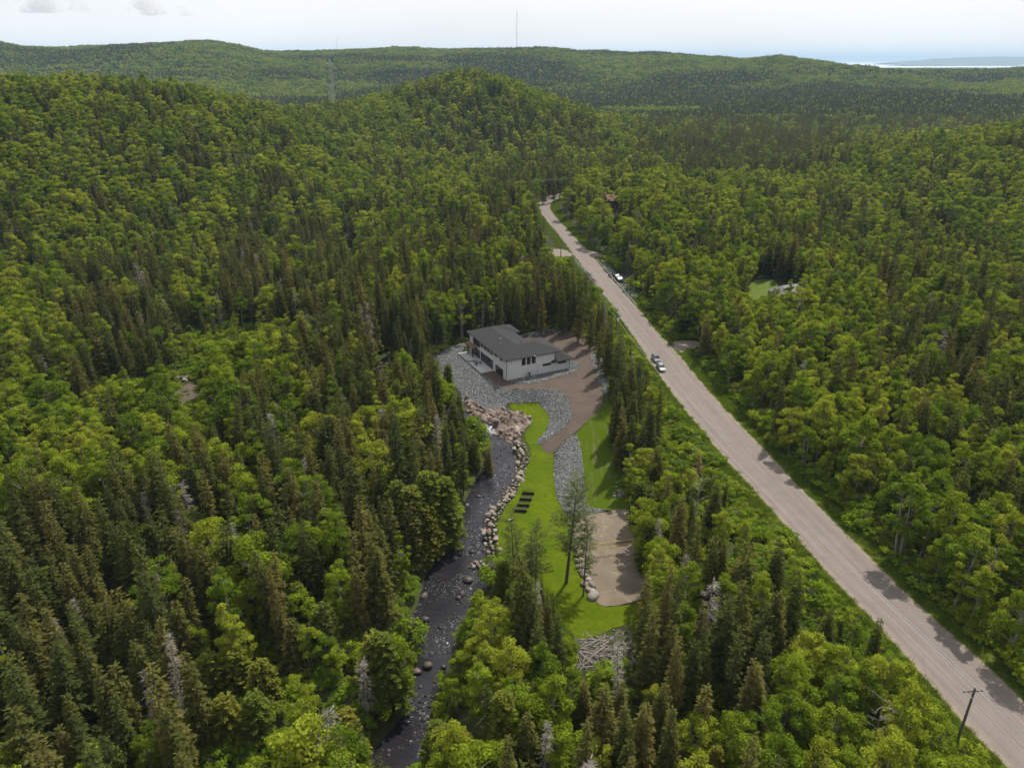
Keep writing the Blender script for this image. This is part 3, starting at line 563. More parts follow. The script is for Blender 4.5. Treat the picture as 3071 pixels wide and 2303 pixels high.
for k, (u, v, lab) in enumerate(((-1.5, 14.2, 'cushioned patio chair on the house side of the low table'), (-3.1, 13.6, 'cushioned patio chair on the river side of the low table'))):
    ch = furn('patio_chair', u, v, math.pi + 0.3 * k, lab, 'chair'); MB().box(-.35, .35, -.35, .3, .3, .44).build('seat', M['cushion'], ch); MB().box(-.35, .35, .3, .4, .3, .85).build('backrest', M['wood'], ch)
    for x in (-.3, .3):
        for y in (-.3, .33): MB().box(x - .03, x + .03, y - .03, y + .03, 0, .3).build('leg', M['wood'], ch)

# ------------------------------------------------------------------ cars on the road shoulder
M['tyre'] = simple('tyre_rubber', (0.02, 0.02, 0.02), 0.9); M['rim'] = simple('alloy_rim', (0.5, 0.5, 0.52), 0.3, .05, 3, .9)
M['lamp'] = simple('headlamp_lens', (0.7, 0.72, 0.75), 0.1, .05); M['redlamp'] = simple('tail_lamp', (0.4, 0.02, 0.02), 0.2)
def paint(name, col):
    m = NT(name); nd = m.n('ShaderNodeBsdfPrincipled', {'Base Color': (*col, 1), 'Metallic': 0.55, 'Roughness': 0.32, 'Coat Weight': 0.8, 'Coat Roughness': 0.06}); m.t.links.new(nd.outputs[0], m.out.inputs['Surface']); return m.mat
def loft(secs, mats, name, parent, smooth_=True):
    # secs: list of (y, [(x,z)...]) closed rings of equal length
    b = MB(); n = len(secs[0][1]); V = [(x, y, z) for y, R in secs for x, z in R]; Fc = []
    for i in range(len(secs) - 1):
        for k in range(n): k2 = (k + 1) % n; Fc.append((i * n + k, i * n + k2, (i + 1) * n + k2, (i + 1) * n + k))
    Fc.append(tuple(range(n))[::-1]); Fc.append(tuple((len(secs) - 1) * n + k for k in range(n))); b.add(V, Fc)
    o = b.build(name, mats, parent, False)
    md = o.modifiers.new('bevel', 'BEVEL'); md.width = 0.05; md.segments = 2; md.limit_method = 'ANGLE'; md.angle_limit = 0.5
    return o
def make_car(loc, rz, pm, label, rails):
    c = empty('parked_car', loc, rz, label, 'car', None)      # local -Y is the front
    w = 0.9
    def ring(hw, z0, z1): return [(-hw * .94, z0), (hw * .94, z0), (hw, z0 + .22), (hw, z1 - .12), (hw * .9, z1), (-hw * .9, z1), (-hw, z1 - .12), (-hw, z0 + .22)]
    loft([(-2.25, ring(.74, .32, .72)), (-2.1, ring(.86, .25, .84)), (-1.2, ring(w, .22, .98)), (-.95, ring(w, .22, 1.02)), (1.6, ring(w, .22, 1.05)), (2.1, ring(.87, .25, 1.02)), (2.22, ring(.8, .35, .9))], pm, 'body', c)
    def cab(hw0, hw1, z1): return [(-hw0, 1.0), (hw0, 1.0), (hw1, z1), (-hw1, z1)]
    loft([(-1.02, cab(.8, .78, 1.03)), (-.38, cab(.84, .66, 1.58)), (1.3, cab(.84, .66, 1.62)), (1.98, cab(.8, .68, 1.2)), (2.06, cab(.78, .7, 1.06))], M['glass'], 'window_band', c)
    loft([(-.42, [(-.68, 1.56), (.68, 1.56), (.64, 1.63), (-.64, 1.63)]), (.4, [(-.7, 1.59), (.7, 1.59), (.66, 1.68), (-.66, 1.68)]), (1.42, [(-.69, 1.58), (.69, 1.58), (.65, 1.65), (-.65, 1.65)])], pm, 'roof_panel', c)
    for s in (-1, 1):
        for pts in ([(.8, -1.05, 1.02), (.69, -.42, 1.58)], [(.86, .35, 1.03), (.69, .35, 1.6)], [(.8, 2.0, 1.05), (.69, 1.35, 1.6)]): MB().tube([(s * x, y, z) for x, y, z in pts], .045, 5).build('pillar', pm, c)
        MB().box(s * .92 - .1, s * .92 + .1, -.78, -.6, 1.02, 1.16).build('mirror', pm, c)
        MB().box(s * .66 - .17, s * .66 + .17, -2.22, -2.02, .66, .82).build('headlight', M['lamp'], c); MB().box(s * .7 - .1, s * .7 + .1, 2.1, 2.24, .75, .98).build('tail_light', M['redlamp'], c)
        for y in (-1.38, 1.38):
            wh = MB().tube([(s * .72, y, .33), (s * .93, y, .33)], .33, 14).build('wheel', M['tyre'], c); MB().tube([(s * .9, y, .33), (s * .945, y, .33)], .21, 10).build('rim', M['rim'], wh)
        if rails: MB().tube([(s * .6, -.2, 1.72), (s * .6, 1.3, 1.73)], .03, 5).build('roof_rail', M['black'], c)
    MB().box(-.42, .42, -2.29, -2.2, .46, .66).build('grille', M['black'], c); MB().box(-.26, .26, -2.31, -2.285, .36, .46).build('licence_plate', M['white'], c)
    return c
fa, fb = np.array(at(1988, 1118, 0)), np.array(at(1974, 1092, 0)); rd = np.array(at(1948, 1085, 0)) - np.array(at(1988, 1143, 0)); rd /= np.hypot(*rd); rz = math.atan2(rd[1], rd[0]) - math.pi / 2
make_car((*(fa + rd * 2.25), 0.07), rz, paint('silver_paint', (0.2, 0.21, 0.225)), 'silver hatchback with roof rails parked on the road shoulder, the nearer of two', True)
make_car((*(fb + rd * 2.7), 0.07), rz, paint('dark_grey_paint', (0.05, 0.058, 0.06)), 'dark grey car parked behind the silver one on the road shoulder', False)

# ------------------------------------------------------------------ guard rails at the river crossing
M['yellow'] = simple('yellow_marker', (0.62, 0.42, 0.02), 0.6)
def guard(px0, px1, label):
    A = np.array(at(*px0, 0.75)); B = np.array(at(*px1, 0.75)); d = B - A; Ln = np.hypot(*d); d /= Ln; g = empty('guard_rail', (*A, 0.0), math.atan2(d[1], d[0]), label, 'guard rail')
    b = MB(); prof = [(-.03, .45), (.05, .52), (-.01, .6), (.05, .68), (-.03, .76)]
    V = []; Fc = []
    for x in (0, Ln): V += [(x, y, z) for y, z in prof] + [(x, y - .03, z) for y, z in prof[::-1]]
    for k in range(10): Fc.append((k, (k + 1) % 10, 10 + (k + 1) % 10, 10 + k))
    Fc += [tuple(range(10))[::-1], tuple(range(10, 20))]; b.add(V, Fc); b.build('rail_beam', M['steel'], g)
    n = int(Ln / 2.0); pm = MB().box(-.09, .09, -.25, -.07, -.3, .72).mesh('post', M['wood'])
    for k in range(n + 1): o = link(bpy.data.objects.new('post', pm), g); o.location = (Ln * k / n, 0, 0)
    e = MB().box(-.25, 0, -.14, .12, .15, .85); e.build('end_marker', M['yellow'], g)
    s = MB().box(Ln, Ln + .06, -.18, .18, .5, 1.3); s.build('far_marker', M['black'], g); return g
guard((1826, 903), (1717, 769), 'steel guard rail on dark posts along the house side of the road')
guard((1908, 912), (1788, 775), 'steel guard rail on dark posts along the river pool side of the road')

# ------------------------------------------------------------------ power poles and wires
M['polewood'] = simple('grey_pole_wood', (0.13, 0.115, 0.10), 0.9, .2, 4); M['porc'] = simple('pale_porcelain', (0.6, 0.6, 0.62), 0.3); M['wire'] = simple('bright_aluminium_wire', (0.5, 0.5, 0.52), 0.5, .05, 1, .3)
def pole(px, py, h, zg, label, arm=True, can=False, rz=None, lean=0):
    x, y = at(px, py, zg + h); z0 = float(hgt(x, y)); p = empty('utility_pole', (x, y, z0), rz if rz is not None else rz0, label, 'utility pole')
    top = zg + h - z0; MB().tube([(lean, 0, -.4), (0, 0, top)], [.19, .13], 8).build('mast', M['polewood'], p)
    if arm:
        a = MB().box(-1.25, 1.25, .12, .24, top - .75, top - .6).build('crossarm', M['polewood'], p)
        for q in (-1.15, 1.15): MB().tube([(q, .18, top - .6), (q, .18, top - .38)], [.06, .045], 6).build('insulator', M['porc'], a)
        for s in (-1, 1): MB().tube([(s * .7, .15, top - .7), (0, .12, top - 1.3)], .025, 4).build('brace', M['steel'], a)
    MB().tube([(0, 0, top), (0, 0, top + .22)], [.06, .045], 6).build('insulator', M['porc'], p)
    if can: c_ = MB().tube([(.42, 0, top - 2.6), (.42, 0, top - 1.7)], .24, 10).build('transformer', M['porc'], p); MB().box(.1, .3, -.05, .05, top - 2.3, top - 2.1).build('bracket', M['steel'], c_)
    return (x, y, z0, top, p.rotation_euler[2])
rz0 = math.radians(-8)
P1 = pole(2925, 2063, 10.5, 0, 'utility pole with crossarm standing at the nearest stretch of road', rz=math.radians(4))
P2 = pole(1851, 939, 10.5, 0, 'utility pole with transformer beside the road behind the parked cars', can=True)
P3 = pole(1683, 718, 10.5, 0, 'utility pole at the side driveway past the guard rails')
P4 = pole(1621, 628, 10.5, 0, 'utility pole on the inside of the far road bend')
P5 = pole(1597, 540, 11.5, 3, 'pale utility pole in the clearing beyond the road bend')
P6 = pole(2028, 908, 10.5, 0, 'leaning pole without crossarm among trees right of the road', arm=False, lean=.6)
P7 = pole(1115, 650, 10, 3, 'pole with white transformer in the woods left of the road', arm=False, can=True)
P8 = pole(1870, 497, 11, 2, 'utility pole carrying wires over the trees beyond the red roof')
P0 = (72.0, 10.0, 0.0, 10.5, math.radians(4))
def apos(P, k):
    x, y, z, t, r = P
    if k == 0: return Vector((x, y, z + t + .2))
    return Vector((x + math.cos(r) * 1.15 * k, y + math.sin(r) * 1.15 * k, z + t - .38))
def wire(A, B, sag, label):
    pts = [A.lerp(B, t) - Vector((0, 0, sag * 4 * t * (1 - t))) for t in np.linspace(0, 1, 17)]; o = MB().tube(pts, 0.034 if A.y < 150 else .014, 4).build('overhead_wire', M['wire']); return tag(o, label, 'wire', 'overhead power wires along the road')
spans = [(P0, P1, 1.5, 'near pole and the frame edge'), (P1, P2, 3.2, 'near pole and the pole by the cars'), (P2, P3, 2.2, 'pole by the cars and the driveway pole'), (P3, P4, 1.6, 'driveway pole and the road bend pole'), (P4, P5, 1.8, 'road bend pole and the clearing pole'), (P5, P8, 2.5, 'clearing pole and the pole beyond the red roof')]
for A, B, s, nm in spans:
    for k, w_ in ((-1, 'left'), (0, 'middle'), (1, 'right')): wire(apos(A, k), apos(B, k), s, '%s overhead power wire spanning between the %s' % (w_, nm))

# ------------------------------------------------------------------ volleyball net, planter beds, bench
zc = -2.93
nl, nr = np.array(at(1768, 1634, zc + 2.4)), np.array(at(1916, 1613, zc + 2.4)); d = nr - nl; Ln = np.hypot(*d)
vn = empty('volleyball_net', (*nl, zc), math.atan2(d[1], d[0]), 'yellow edged volleyball net strung across the sand court', 'net')
for x in (0, Ln): MB().tube([(x, 0, -.05), (x, 0, 2.5)], .05, 8).build('pole', M['grey'], vn)
for z in (2.36, 1.42): MB().box(.06, Ln - .06, -.02, .02, z - .045, z + .045).build('tape', simple('yellow_tape', (0.75, 0.62, 0.05), .7), vn)
for x in (.5, Ln - .5): MB().box(x - .04, x + .04, -.015, .015, 1.47, 2.31).build('side_band', simple('yellow_band', (0.75, 0.62, 0.05), .7), vn)
b = MB()
for k in range(1, 70): x = Ln * k / 70; b.tube([(x, 0, 1.46), (x, 0, 2.32)], .006, 3, cap=False)
for k in range(1, 8): z = 1.46 + .86 * k / 8; b.tube([(.06, 0, z), (Ln - .06, 0, z)], .006, 3, cap=False)
tag(b.build('mesh_cords', M['black'], vn), kind='stuff')
M['soil'] = simple('dark_soil', (0.045, 0.033, 0.025), 0.95, .4, 8); M['planter'] = simple('black_planter', (0.022, 0.022, 0.025), 0.6)
leafm = M['shrub']
for k, (px, py, lab) in enumerate(((1585, 1473, 'black raised planter bed farthest from the bare trees, soil and seedlings'), (1577, 1491, 'black raised planter bed with yellowish seedlings, second from the house'), (1570, 1509, 'black raised planter bed with leafy rows, third from the house'), (1562, 1525, 'black raised planter bed partly hidden by a bare crown, nearest the camera'))):
    x, y = at(px, py, -2.4); q = empty('raised_planter', (x, y, -2.95), -0.1, lab, 'planter', None)
    for bx in ((-1.2, 1.2, -.5, -.44, 0, .62), (-1.2, 1.2, .44, .5, 0, .62), (-1.2, -1.14, -.44, .44, 0, .62), (1.14, 1.2, -.44, .44, 0, .62)): MB().box(*bx).build('side_board', M['planter'], q)
    MB().box(-1.14, 1.14, -.44, .44, .1, .55).build('soil', M['soil'], q)
    b = MB()
    for i in range(70 if k in (0, 2) else 35):
        cx, cy_ = random.uniform(-1.1, 1.1), random.choice((-.3, -.1, .1, .3)) + random.uniform(-.05, .05)
        for j in range(5):
            a = random.uniform(0, 6.28); r = .1 + random.random() * .08; b.add([(cx, cy_, .55), (cx + r * math.cos(a) - .04, cy_ + r * math.sin(a), .66), (cx + r * 1.5 * math.cos(a), cy_ + r * 1.5 * math.sin(a), .62 + .1 * random.random()), (cx + r * math.cos(a) + .04, cy_ + r * math.sin(a) + .03, .66)], [(0, 1, 2, 3)], 0, random.random())
    tag(b.build('seedlings', leafm, q), kind='stuff')
x, y = at(1534, 1556, -2.6); q = empty('garden_bench', (x, y, -2.95), 0.5, 'small pale bench on the lawn by the river boulders', 'bench')
MB().box(-.6, .6, -.18, .18, .38, .44).build('seat', M['porc'], q)
for s in (-.45, .45): MB().box(s - .05, s + .05, -.15, .15, 0, .38).build('leg', M['wood'], q)

# ------------------------------------------------------------------ neighbouring houses, trampoline, boards
def gable_house(name, px, py, zg, rz, w, d, h, rh, wallm, roofm, label, hipd=0.0):
    x, y = at(px, py, zg); z = float(hgt(x, y)); q = empty(name, (x, y, z), rz, label, 'house')
    MB().box(-w / 2, w / 2, -d / 2, d / 2, -1, h).build('wall', wallm, q)
    b = MB(); o_ = .5; W2, D2 = w / 2 + o_, d / 2 + o_
    b.add([(-W2, -D2, h - .1), (W2, -D2, h - .1), (W2, D2, h - .1), (-W2, D2, h - .1), (-W2 + hipd, 0, h + rh), (W2 - hipd, 0, h + rh)], [(0, 1, 5, 4), (1, 2, 5), (2, 3, 4, 5), (3, 0, 4), (3, 2, 1, 0)]); r = b.build('roof', roofm, q)
    MB().box(.8, 1.3, .4, .9, h + rh * .3, h + rh + .7).build('chimney', M['concrete'], r)
    for xx in (-w / 4, w / 4):
        f = MB().box(xx - .6, xx + .6, -d / 2 - .06, -d / 2, 1.0, 2.2).build('window', M['porc'], q); MB().box(xx - .5, xx + .5, -d / 2 - .08, -d / 2 - .061, 1.1, 2.1).build('pane', M['glass'], f)
    for yy in (-d / 4, d / 4):
        f = MB().box(-w / 2 - .06, -w / 2, yy - .6, yy + .6, 1.0, 2.2).build('window', M['porc'], q); MB().box(-w / 2 - .08, -w / 2 - .061, yy - .5, yy + .5, 1.1, 2.1).build('pane', M['glass'], f)
    dr = MB().box(-.45, .45, -d / 2 - .07, -d / 2, 0, 2.05).build('door', M['wood'], q); return q
gable_house('red_roof_house', 1836, 628, 0, math.radians(12), 8.5, 9, 4.6, 3.0, simple('dark_log_wall', (.11, .085, .07), .9), simple('red_metal_roof', (.15, .055, .045), .8), 'dark house with red gable roof among the trees beyond the bend')
gable_house('grey_roof_house', 1866, 712, 0, math.radians(-10), 9, 9, 3.0, 2.2, simple('tan_wall', (.35, .3, .25), .9), simple('brown_grey_shingle', (.17, .145, .13), .9), 'low house with brownish grey roof hidden by trees near the trampoline', 2.5)
gable_house('grey_roof_house', 2362, 900, 0, math.radians(20), 11, 9, 3.4, 2.6, simple('beige_wall', (.42, .37, .32), .9), simple('pale_grey_shingle', (.24, .22, .225), .9), 'pale grey hip roofed house beside a mown yard right of the road', 3.0)
x, y = at(1951, 712, .9); tz = float(hgt(x, y)); tr = empty('trampoline', (x, y, tz), 0, 'round blue rimmed trampoline with netted safety poles among the trees', 'trampoline'); M['blue'] = simple('blue_pad', (.03, .12, .5), .6)
b = MB(); n = 24
for k in range(n):
    a0, a1 = 2 * math.pi * k / n, 2 * math.pi * (k + 1) / n
    b.add([(1.75 * math.cos(a0), 1.75 * math.sin(a0), .92), (1.75 * math.cos(a1), 1.75 * math.sin(a1), .92), (2.15 * math.cos(a1), 2.15 * math.sin(a1), .88), (2.15 * math.cos(a0), 2.15 * math.sin(a0), .88)], [(0, 1, 2, 3)])
b.build('rim_pad', M['blue'], tr); MB().tube([(0, 0, .86), (0, 0, .89)], 1.76, 24).build('jumping_mat', M['black'], tr)
for k in range(6):
    a = k * math.pi / 3; MB().tube([(2.1 * math.cos(a), 2.1 * math.sin(a), 0), (2.1 * math.cos(a), 2.1 * math.sin(a), 2.7)], .05, 6).build('net_pole', M['blue'], tr)
for k, (cs, lab) in enumerate(([((1844, 824), (1856, 822), (1858, 828), (1848, 830)), 'smaller white board lying on the stony bank by the guard rail'], [((1849, 832), (1864, 829), (1869, 837), (1856, 840)), 'larger white board lying on the stony bank by the dark pool'])):
    P = [at(*c_, -1.4) for c_ in cs]; b = MB(); b.add([(*p, -1.45) for p in P] + [(*p, -1.3) for p in P], [(3, 2, 1, 0), (4, 5, 6, 7)] + [(i, (i + 1) % 4, 4 + (i + 1) % 4, 4 + i) for i in range(4)]); tag(b.build('white_board', M['porc']), lab, 'board')

# ------------------------------------------------------------------ masts on the far ridge
def mast(px, pyt, pyb, R, label, wdt, tr=.22):
    x, y, zt = zat(px, pyt, R); zb = float(hgt(x, y)); q = empty('radio_mast', (x, y, zb), 0, label, 'mast'); h = zt - zb
    b = MB()
    for k in range(3): a = k * 2.094; b.tube([(wdt * math.cos(a), wdt * math.sin(a), 0), (wdt * math.cos(a), wdt * math.sin(a), h * .93)], tr, 4)
    n = int(h / 5)
    for j in range(n):
        for k in range(3):
            a, a2 = k * 2.094, (k + 1) * 2.094; z0, z1 = h * .93 * j / n, h * .93 * (j + 1) / n; b.tube([(wdt * math.cos(a), wdt * math.sin(a), z0), (wdt * math.cos(a2), wdt * math.sin(a2), z1)], tr * .5, 3, cap=False)
    b.build('lattice', M['grey'], q); MB().tube([(0, 0, h * .92), (0, 0, h)], [.5, .2], 6).build('antenna', M['grey'], q)
    for z in (.35, .44): MB().tube([(0, 0, h * z), (0, 0, h * z + 3)], 1.2 * wdt, 8).build('dish_drum', M['porc'], q)
    for k in range(3):
        a = k * 2.094 + .5
        for z in (.5, .85): MB().tube([(0, 0, h * z), (h * .5 * math.cos(a), h * .5 * math.sin(a), 0)], .07, 3).build('guy_wire', M['grey'], q)
mast(1550, 28, 145, 2660, 'tall lattice radio mast on the far forested ridge', 1.0)
mast(1009, 115, 150, 2650, 'short faint radio mast on the far ridge left of the tall one', .4, .07)
# islands far out on the lake
for nm, R, prof in (('far_island', 19000, [(2670, 188), (2720, 184), (2760, 181.5), (2790, 177), (2850, 175), (2900, 172.5), (3000, 170.5), (3071, 171.5), (3200, 173), (3400, 188)]), ('low_island', 15000, [(2710, 195.5), (2740, 193.5), (2800, 193.5), (2840, 195.5)]), ('low_island', 15500, [(2890, 195.5), (2930, 193.8), (3000, 194), (3040, 195.5)])):
    b = MB(); T_ = [zat(px, py, R) for px, py in prof]; n = len(T_); V = [(x, y - R * .03, -30) for x, y, z in T_] + [(x, y, z) for x, y, z in T_] + [(x, y + R * .06, -30) for x, y, z in T_]
    b.add(V, [(i, i + 1, n + i + 1, n + i) for i in range(n - 1)] + [(n + i, n + i + 1, 2 * n + i + 1, 2 * n + i) for i in range(n - 1)]); tag(b.build(nm, simple('island_forest', (.05, .06, .04), .95, .3, .002), smooth_=True), kind='structure')
# ------------------------------------------------------------------ stones
def stone_mat(name, stops, rough=0.9):
    m = NT(name); t = m.n('ShaderNodeAttribute', attribute_name='tone').outputs['Fac']; r = m.n('ShaderNodeObjectInfo').outputs['Random']
    n = m.noise(2.5, 4, .6); f = m.math('FRACT', m.math('ADD', t, m.math('MULTIPLY', r, 7.31))); c = m.ramp(f, stops); c = m.mix(m.maprange(n, .3, .75, 0, .5), c, m.mix(1.0, c, (.55, .53, .5), 'MULTIPLY'))
    return m.pbr(c, rough, m.bump(n, .4, .1), 0, .2)
M['riprap'] = stone_mat('grey_riprap', [(0, (.09, .097, .098)), (.35, (.15, .158, .158)), (.7, (.215, .223, .222)), (.93, (.32, .325, .315)), (1, (.46, .45, .42))])
M['boulder'] = stone_mat('river_boulder', [(0, (.27, .22, .17)), (.2, (.17, .145, .125)), (.4, (.33, .275, .225)), (.55, (.19, .135, .115)), (.7, (.23, .21, .19)), (.88, (.40, .36, .32)), (1, (.22, .19, .17))])
M['wetstone'] = stone_mat('wet_river_stone', [(0, (.025, .023, .023)), (.4, (.045, .04, .038)), (.75, (.08, .066, .06)), (1, (.15, .12, .10))], .45)
CUBE = np.array([(-1, -1, -1), (1, -1, -1), (1, 1, -1), (-1, 1, -1), (-1, -1, 1), (1, -1, 1), (1, 1, 1), (-1, 1, 1)], float) * 0.62
CF = np.array([(0, 3, 2, 1), (4, 5, 6, 7), (0, 1, 5, 4), (1, 2, 6, 5), (2, 3, 7, 6), (3, 0, 4, 7)])
def rand_rot(n, r=None):
    r = r or rng; q = r.normal(size=(n, 4)); q /= np.linalg.norm(q, axis=1)[:, None]; w, x, y, z = q.T
    return np.stack([1 - 2 * (y * y + z * z), 2 * (x * y - z * w), 2 * (x * z + y * w), 2 * (x * y + z * w), 1 - 2 * (x * x + z * z), 2 * (y * z - x * w), 2 * (x * z - y * w), 2 * (y * z + x * w), 1 - 2 * (x * x + y * y)], 1).reshape(n, 3, 3)
def stones(name, X, Y, Z, S, mat, label):
    n = len(X); J = CUBE[None] * (1 + rng.uniform(-.45, .35, (n, 8, 3))) * rng.uniform(.65, 1.25, (n, 1, 3)); R = rand_rot(n)
    V = np.einsum('nij,nkj->nki', R, J) * S[:, None, None] + np.stack([X, Y, Z], 1)[:, None, :]
    Fq = (np.arange(n)[:, None, None] * 8 + CF[None]).reshape(-1, 4); tone = np.repeat(rng.random(n), 6)
    o = link(bpy.data.objects.new(name, arr_mesh(name, V.reshape(-1, 3), Fq, mat, tone))); return tag(o, label, 'stones', None, 'stuff')
def fill(P, step):
    P = np.asarray(P); x0, y0 = P.min(0); x1, y1 = P.max(0); X, Y = np.meshgrid(np.arange(x0, x1, step), np.arange(y0, y1, step)); X = X.ravel() + rng.uniform(-.5, .5, X.size) * step; Y = Y.ravel() + rng.uniform(-.5, .5, Y.size) * step
    k = inside(P, X, Y); return X[k], Y[k]
RIPB1 = poly([(1797, 785), (1832, 800), (1846, 812), (1870, 835), (1888, 862), (1908, 890), (1915, 905), (1895, 900), (1850, 860), (1812, 812)], -1.0); RIPB2 = poly([(1722, 785), (1735, 797), (1770, 845), (1800, 885), (1815, 905), (1796, 905), (1752, 852), (1722, 805)], -1.2)
for P, lab, st, sz in ((RIP1, 'grey crushed stone covering the bank between house, lawn and river', .34, .2), (RIP2, 'grey stone strip along the front wall of the white house', .34, .2), (RIP3, 'grey stone patch at the right edge of the gravel pad under the spruces', .34, .22),
                       (RIP4, 'low grey stone ridge along the back of the gravel pad', .36, .26), (RIP5, 'small grey stone heap between spruce trunks behind the pad', .4, .32), (RIP6, 'grey stone tongue lying between the two lawns', .34, .2),
                       (RIPB1, 'grey bank stones between the guard rail and the dark pool', .75, .5), (RIPB2, 'grey and brown bank stones on the house side of the road', .8, .45)):
    X, Y = fill(P, st); Z = hgt(X, Y) + .13
    if P is RIP4 or P is RIP5: Z = Z + .6 * np.clip(edge_dist(P, X, Y) / .8, 0, 1)
    stones('riprap_stones', X, Y, Z, rng.uniform(.6, 1.25, len(X)) * sz, M['riprap'], lab)
# bedrock outcrop by the falls
m = NT('pink_bedrock'); n1 = m.noise(.35, 5, .65, None, .8); n2 = m.noise(2.2, 4, .65); c = m.ramp(n1, [(.3, (.075, .058, .052)), (.45, (.15, .11, .092)), (.55, (.27, .21, .165)), (.66, (.44, .36, .28))]); c = m.mix(m.maprange(n2, .35, .7, 0, .6), c, m.mix(1.0, c, (.45, .42, .42), 'MULTIPLY')); m.pbr(c, .85, m.bump(n2, .8, .3), 0, .25)
def rockz(x, y):
    e = np.where(inside(BEDROCK, x, y), edge_dist(BEDROCK, x, y), 0); cell = np.abs(fbm(x / 2.2 + .35 * y, y / 3.5, 21, 4) - .5) * 2; st = np.floor(fbm(x / 4, y / 4, 8, 2) * 7) / 7
    return np.maximum(hgt(x, y), -4.4) + smooth(e / 1.2) * (.15 + 1.5 * cell + 1.5 * st) * (.55 + .9 * vnoise(x / 1.3, y / 1.1, 61))
o = sheet('bedrock_outcrop', BEDROCK, m.mat, 0.02, .45, rockz, None); o.data.polygons.foreach_set('use_smooth', [False] * len(o.data.polygons)); tag(o, 'pink and tan bedrock outcrop above the small falls in the river', 'rock')
X, Y = fill(BEDROCK, 1.5); k = rng.random(len(X)) < .5; X, Y = X[k], Y[k]; stones('bedrock_blocks', X, Y, rockz(X, Y) + .1, rng.uniform(.2, .75, len(X)), M['boulder'], 'loose angular blocks lying on the bedrock outcrop')
X, Y = fill(np.array(LAWN_L), 4.0)
def boulder_mesh(seed, sub=2):
    r = np.random.default_rng(seed); bm = bmesh.new(); bmesh.ops.create_icosphere(bm, subdivisions=sub, radius=1.0); ax = r.uniform(.75, 1.15, 3); ax[2] *= .8
    pl = r.normal(size=(7, 3)); pl /= np.linalg.norm(pl, axis=1)[:, None]; off = r.uniform(.62, .9, 7)
    for v in bm.verts:
        p = np.array(v.co)
        for nrm, d in zip(pl, off):
            t = p @ nrm
            if t > d: p = p - nrm * (t - d) * .85
        v.co = p * ax + r.normal(0, .025, 3)
    me = bpy.data.meshes.new('boulder'); bm.to_mesh(me); bm.free(); me.polygons.foreach_set('use_smooth', [True] * len(me.polygons)); a = me.attributes.new('tone', 'FLOAT', 'FACE'); a.data.foreach_set('value', [float(r.random())] * len(me.polygons)); return me
BM_ = [boulder_mesh(k) for k in range(8)]
for b in BM_: b.materials.append(M['boulder'])
BW = [b.copy() for b in BM_]
for b in BW: b.materials.clear(); b.materials.append(M['wetstone'])
def boulder(x, y, z, s, wet, label, group, name='boulder'):
    o = bpy.data.objects.new(name, (BW if wet else BM_)[int(rng.integers(8))]); o.location = (x, y, z); o.scale = (s * rng.uniform(.85, 1.25), s * rng.uniform(.85, 1.15), s * rng.uniform(.75, 1.0)); o.rotation_euler = (rng.uniform(-.3, .3), rng.uniform(-.3, .3), rng.uniform(0, 6.28)); link(o); return tag(o, label, 'boulder', group)
bank = chaikin([at(*p, -3.6) for p in [(1548, 1326), (1562, 1350), (1574, 1372), (1566, 1400), (1558, 1430), (1545, 1462), (1520, 1495), (1494, 1525), (1478, 1550), (1468, 1590), (1470, 1625), (1480, 1660), (1490, 1690)]], 2, False); bank = resample(bank, 52)
T_ = np.gradient(bank, axis=0); T_ /= np.hypot(*T_.T)[:, None]; Nn = np.stack([-T_[:, 1], T_[:, 0]], 1)
for k in range(52):
    for row in range(3):
        st_ = ('at the falls end', 'above the planters', 'beside the planters', 'below the planters', 'by the round pool')[min(4, int(k / 52 * 5))]; rw = ('outer', 'middle', 'inner')[row]
        s = float(np.clip(rng.lognormal(-.95, .42), .2, .9)) * (1.1 if row == 1 else .9); off_ = (row - 1) * rng.uniform(.75, 1.15) + rng.uniform(-.2, .2); p = bank[k] + Nn[k] * off_ + T_[k] * rng.uniform(-.3, .3)
        side = 1 if row == 0 else (-1 if row == 2 else 0)
        zz = -3.15 - .55 * (1 if np.hypot(*(p - rc[np.argmin(np.hypot(rc[:, 0] - p[0], rc[:, 1] - p[1])), :2])) < np.hypot(*(bank[k] - rc[np.argmin(np.hypot(rc[:, 0] - bank[k][0], rc[:, 1] - bank[k][1])), :2])) else -.2) * abs(side)
        boulder(*p, zz + s * rng.uniform(-.15, .3), s, False, '%s boulder in the %s line of the riverside boulder row %s' % ('large' if s > .5 else ('medium' if s > .34 else 'small'), rw, st_), 'boulders lining the river bank beside the lawn')
for px, py, s in ((1718, 1590, .7), (1716, 1612, .7), (1722, 1640, .95), (1725, 1662, .7), (1730, 1680, .8), (1738, 1697, .75), (1745, 1712, .8), (1752, 1722, .8), (1765, 1735, .8), (1756, 1750, .95), (1774, 1750, .95), (1766, 1765, .8), (1777, 1768, .85), (1712, 1570, .6), (1733, 1660, .6), (1744, 1690, .6)):
    x, y = at(px, py, -2.6); boulder(x, y, -2.8, s * .85, False, 'grey boulder in the row along the left edge of the sand court', 'boulders edging the sand court')
x, y = at(1779, 1785, -2.5); boulder(x, y, -2.75, 1.05, False, 'largest boulder at the near left corner of the sand court', None)
x, y = at(1493, 1740, -4.5); boulder(x, y, -4.4, 1.0, False, 'white boulder at the near corner of the round pool by the river', None)
x, y = at(1404, 1738, -4.7); boulder(x, y, -4.75, .95, True, 'big tan boulder in the river at the edge of the round pool', None)
for px, py, s in ((1415, 1655, .8), (1385, 1780, .8), (1375, 1790, .7), (1272, 1785, .8), (1275, 1856, .8), (1283, 1992, .9), (1250, 2010, .6), (1330, 1998, .5)):
    x, y = at(px, py, -4.8); boulder(x, y, -4.95, s, True, 'single reddish brown rock standing in the river water', 'reddish rocks standing singly in the river')
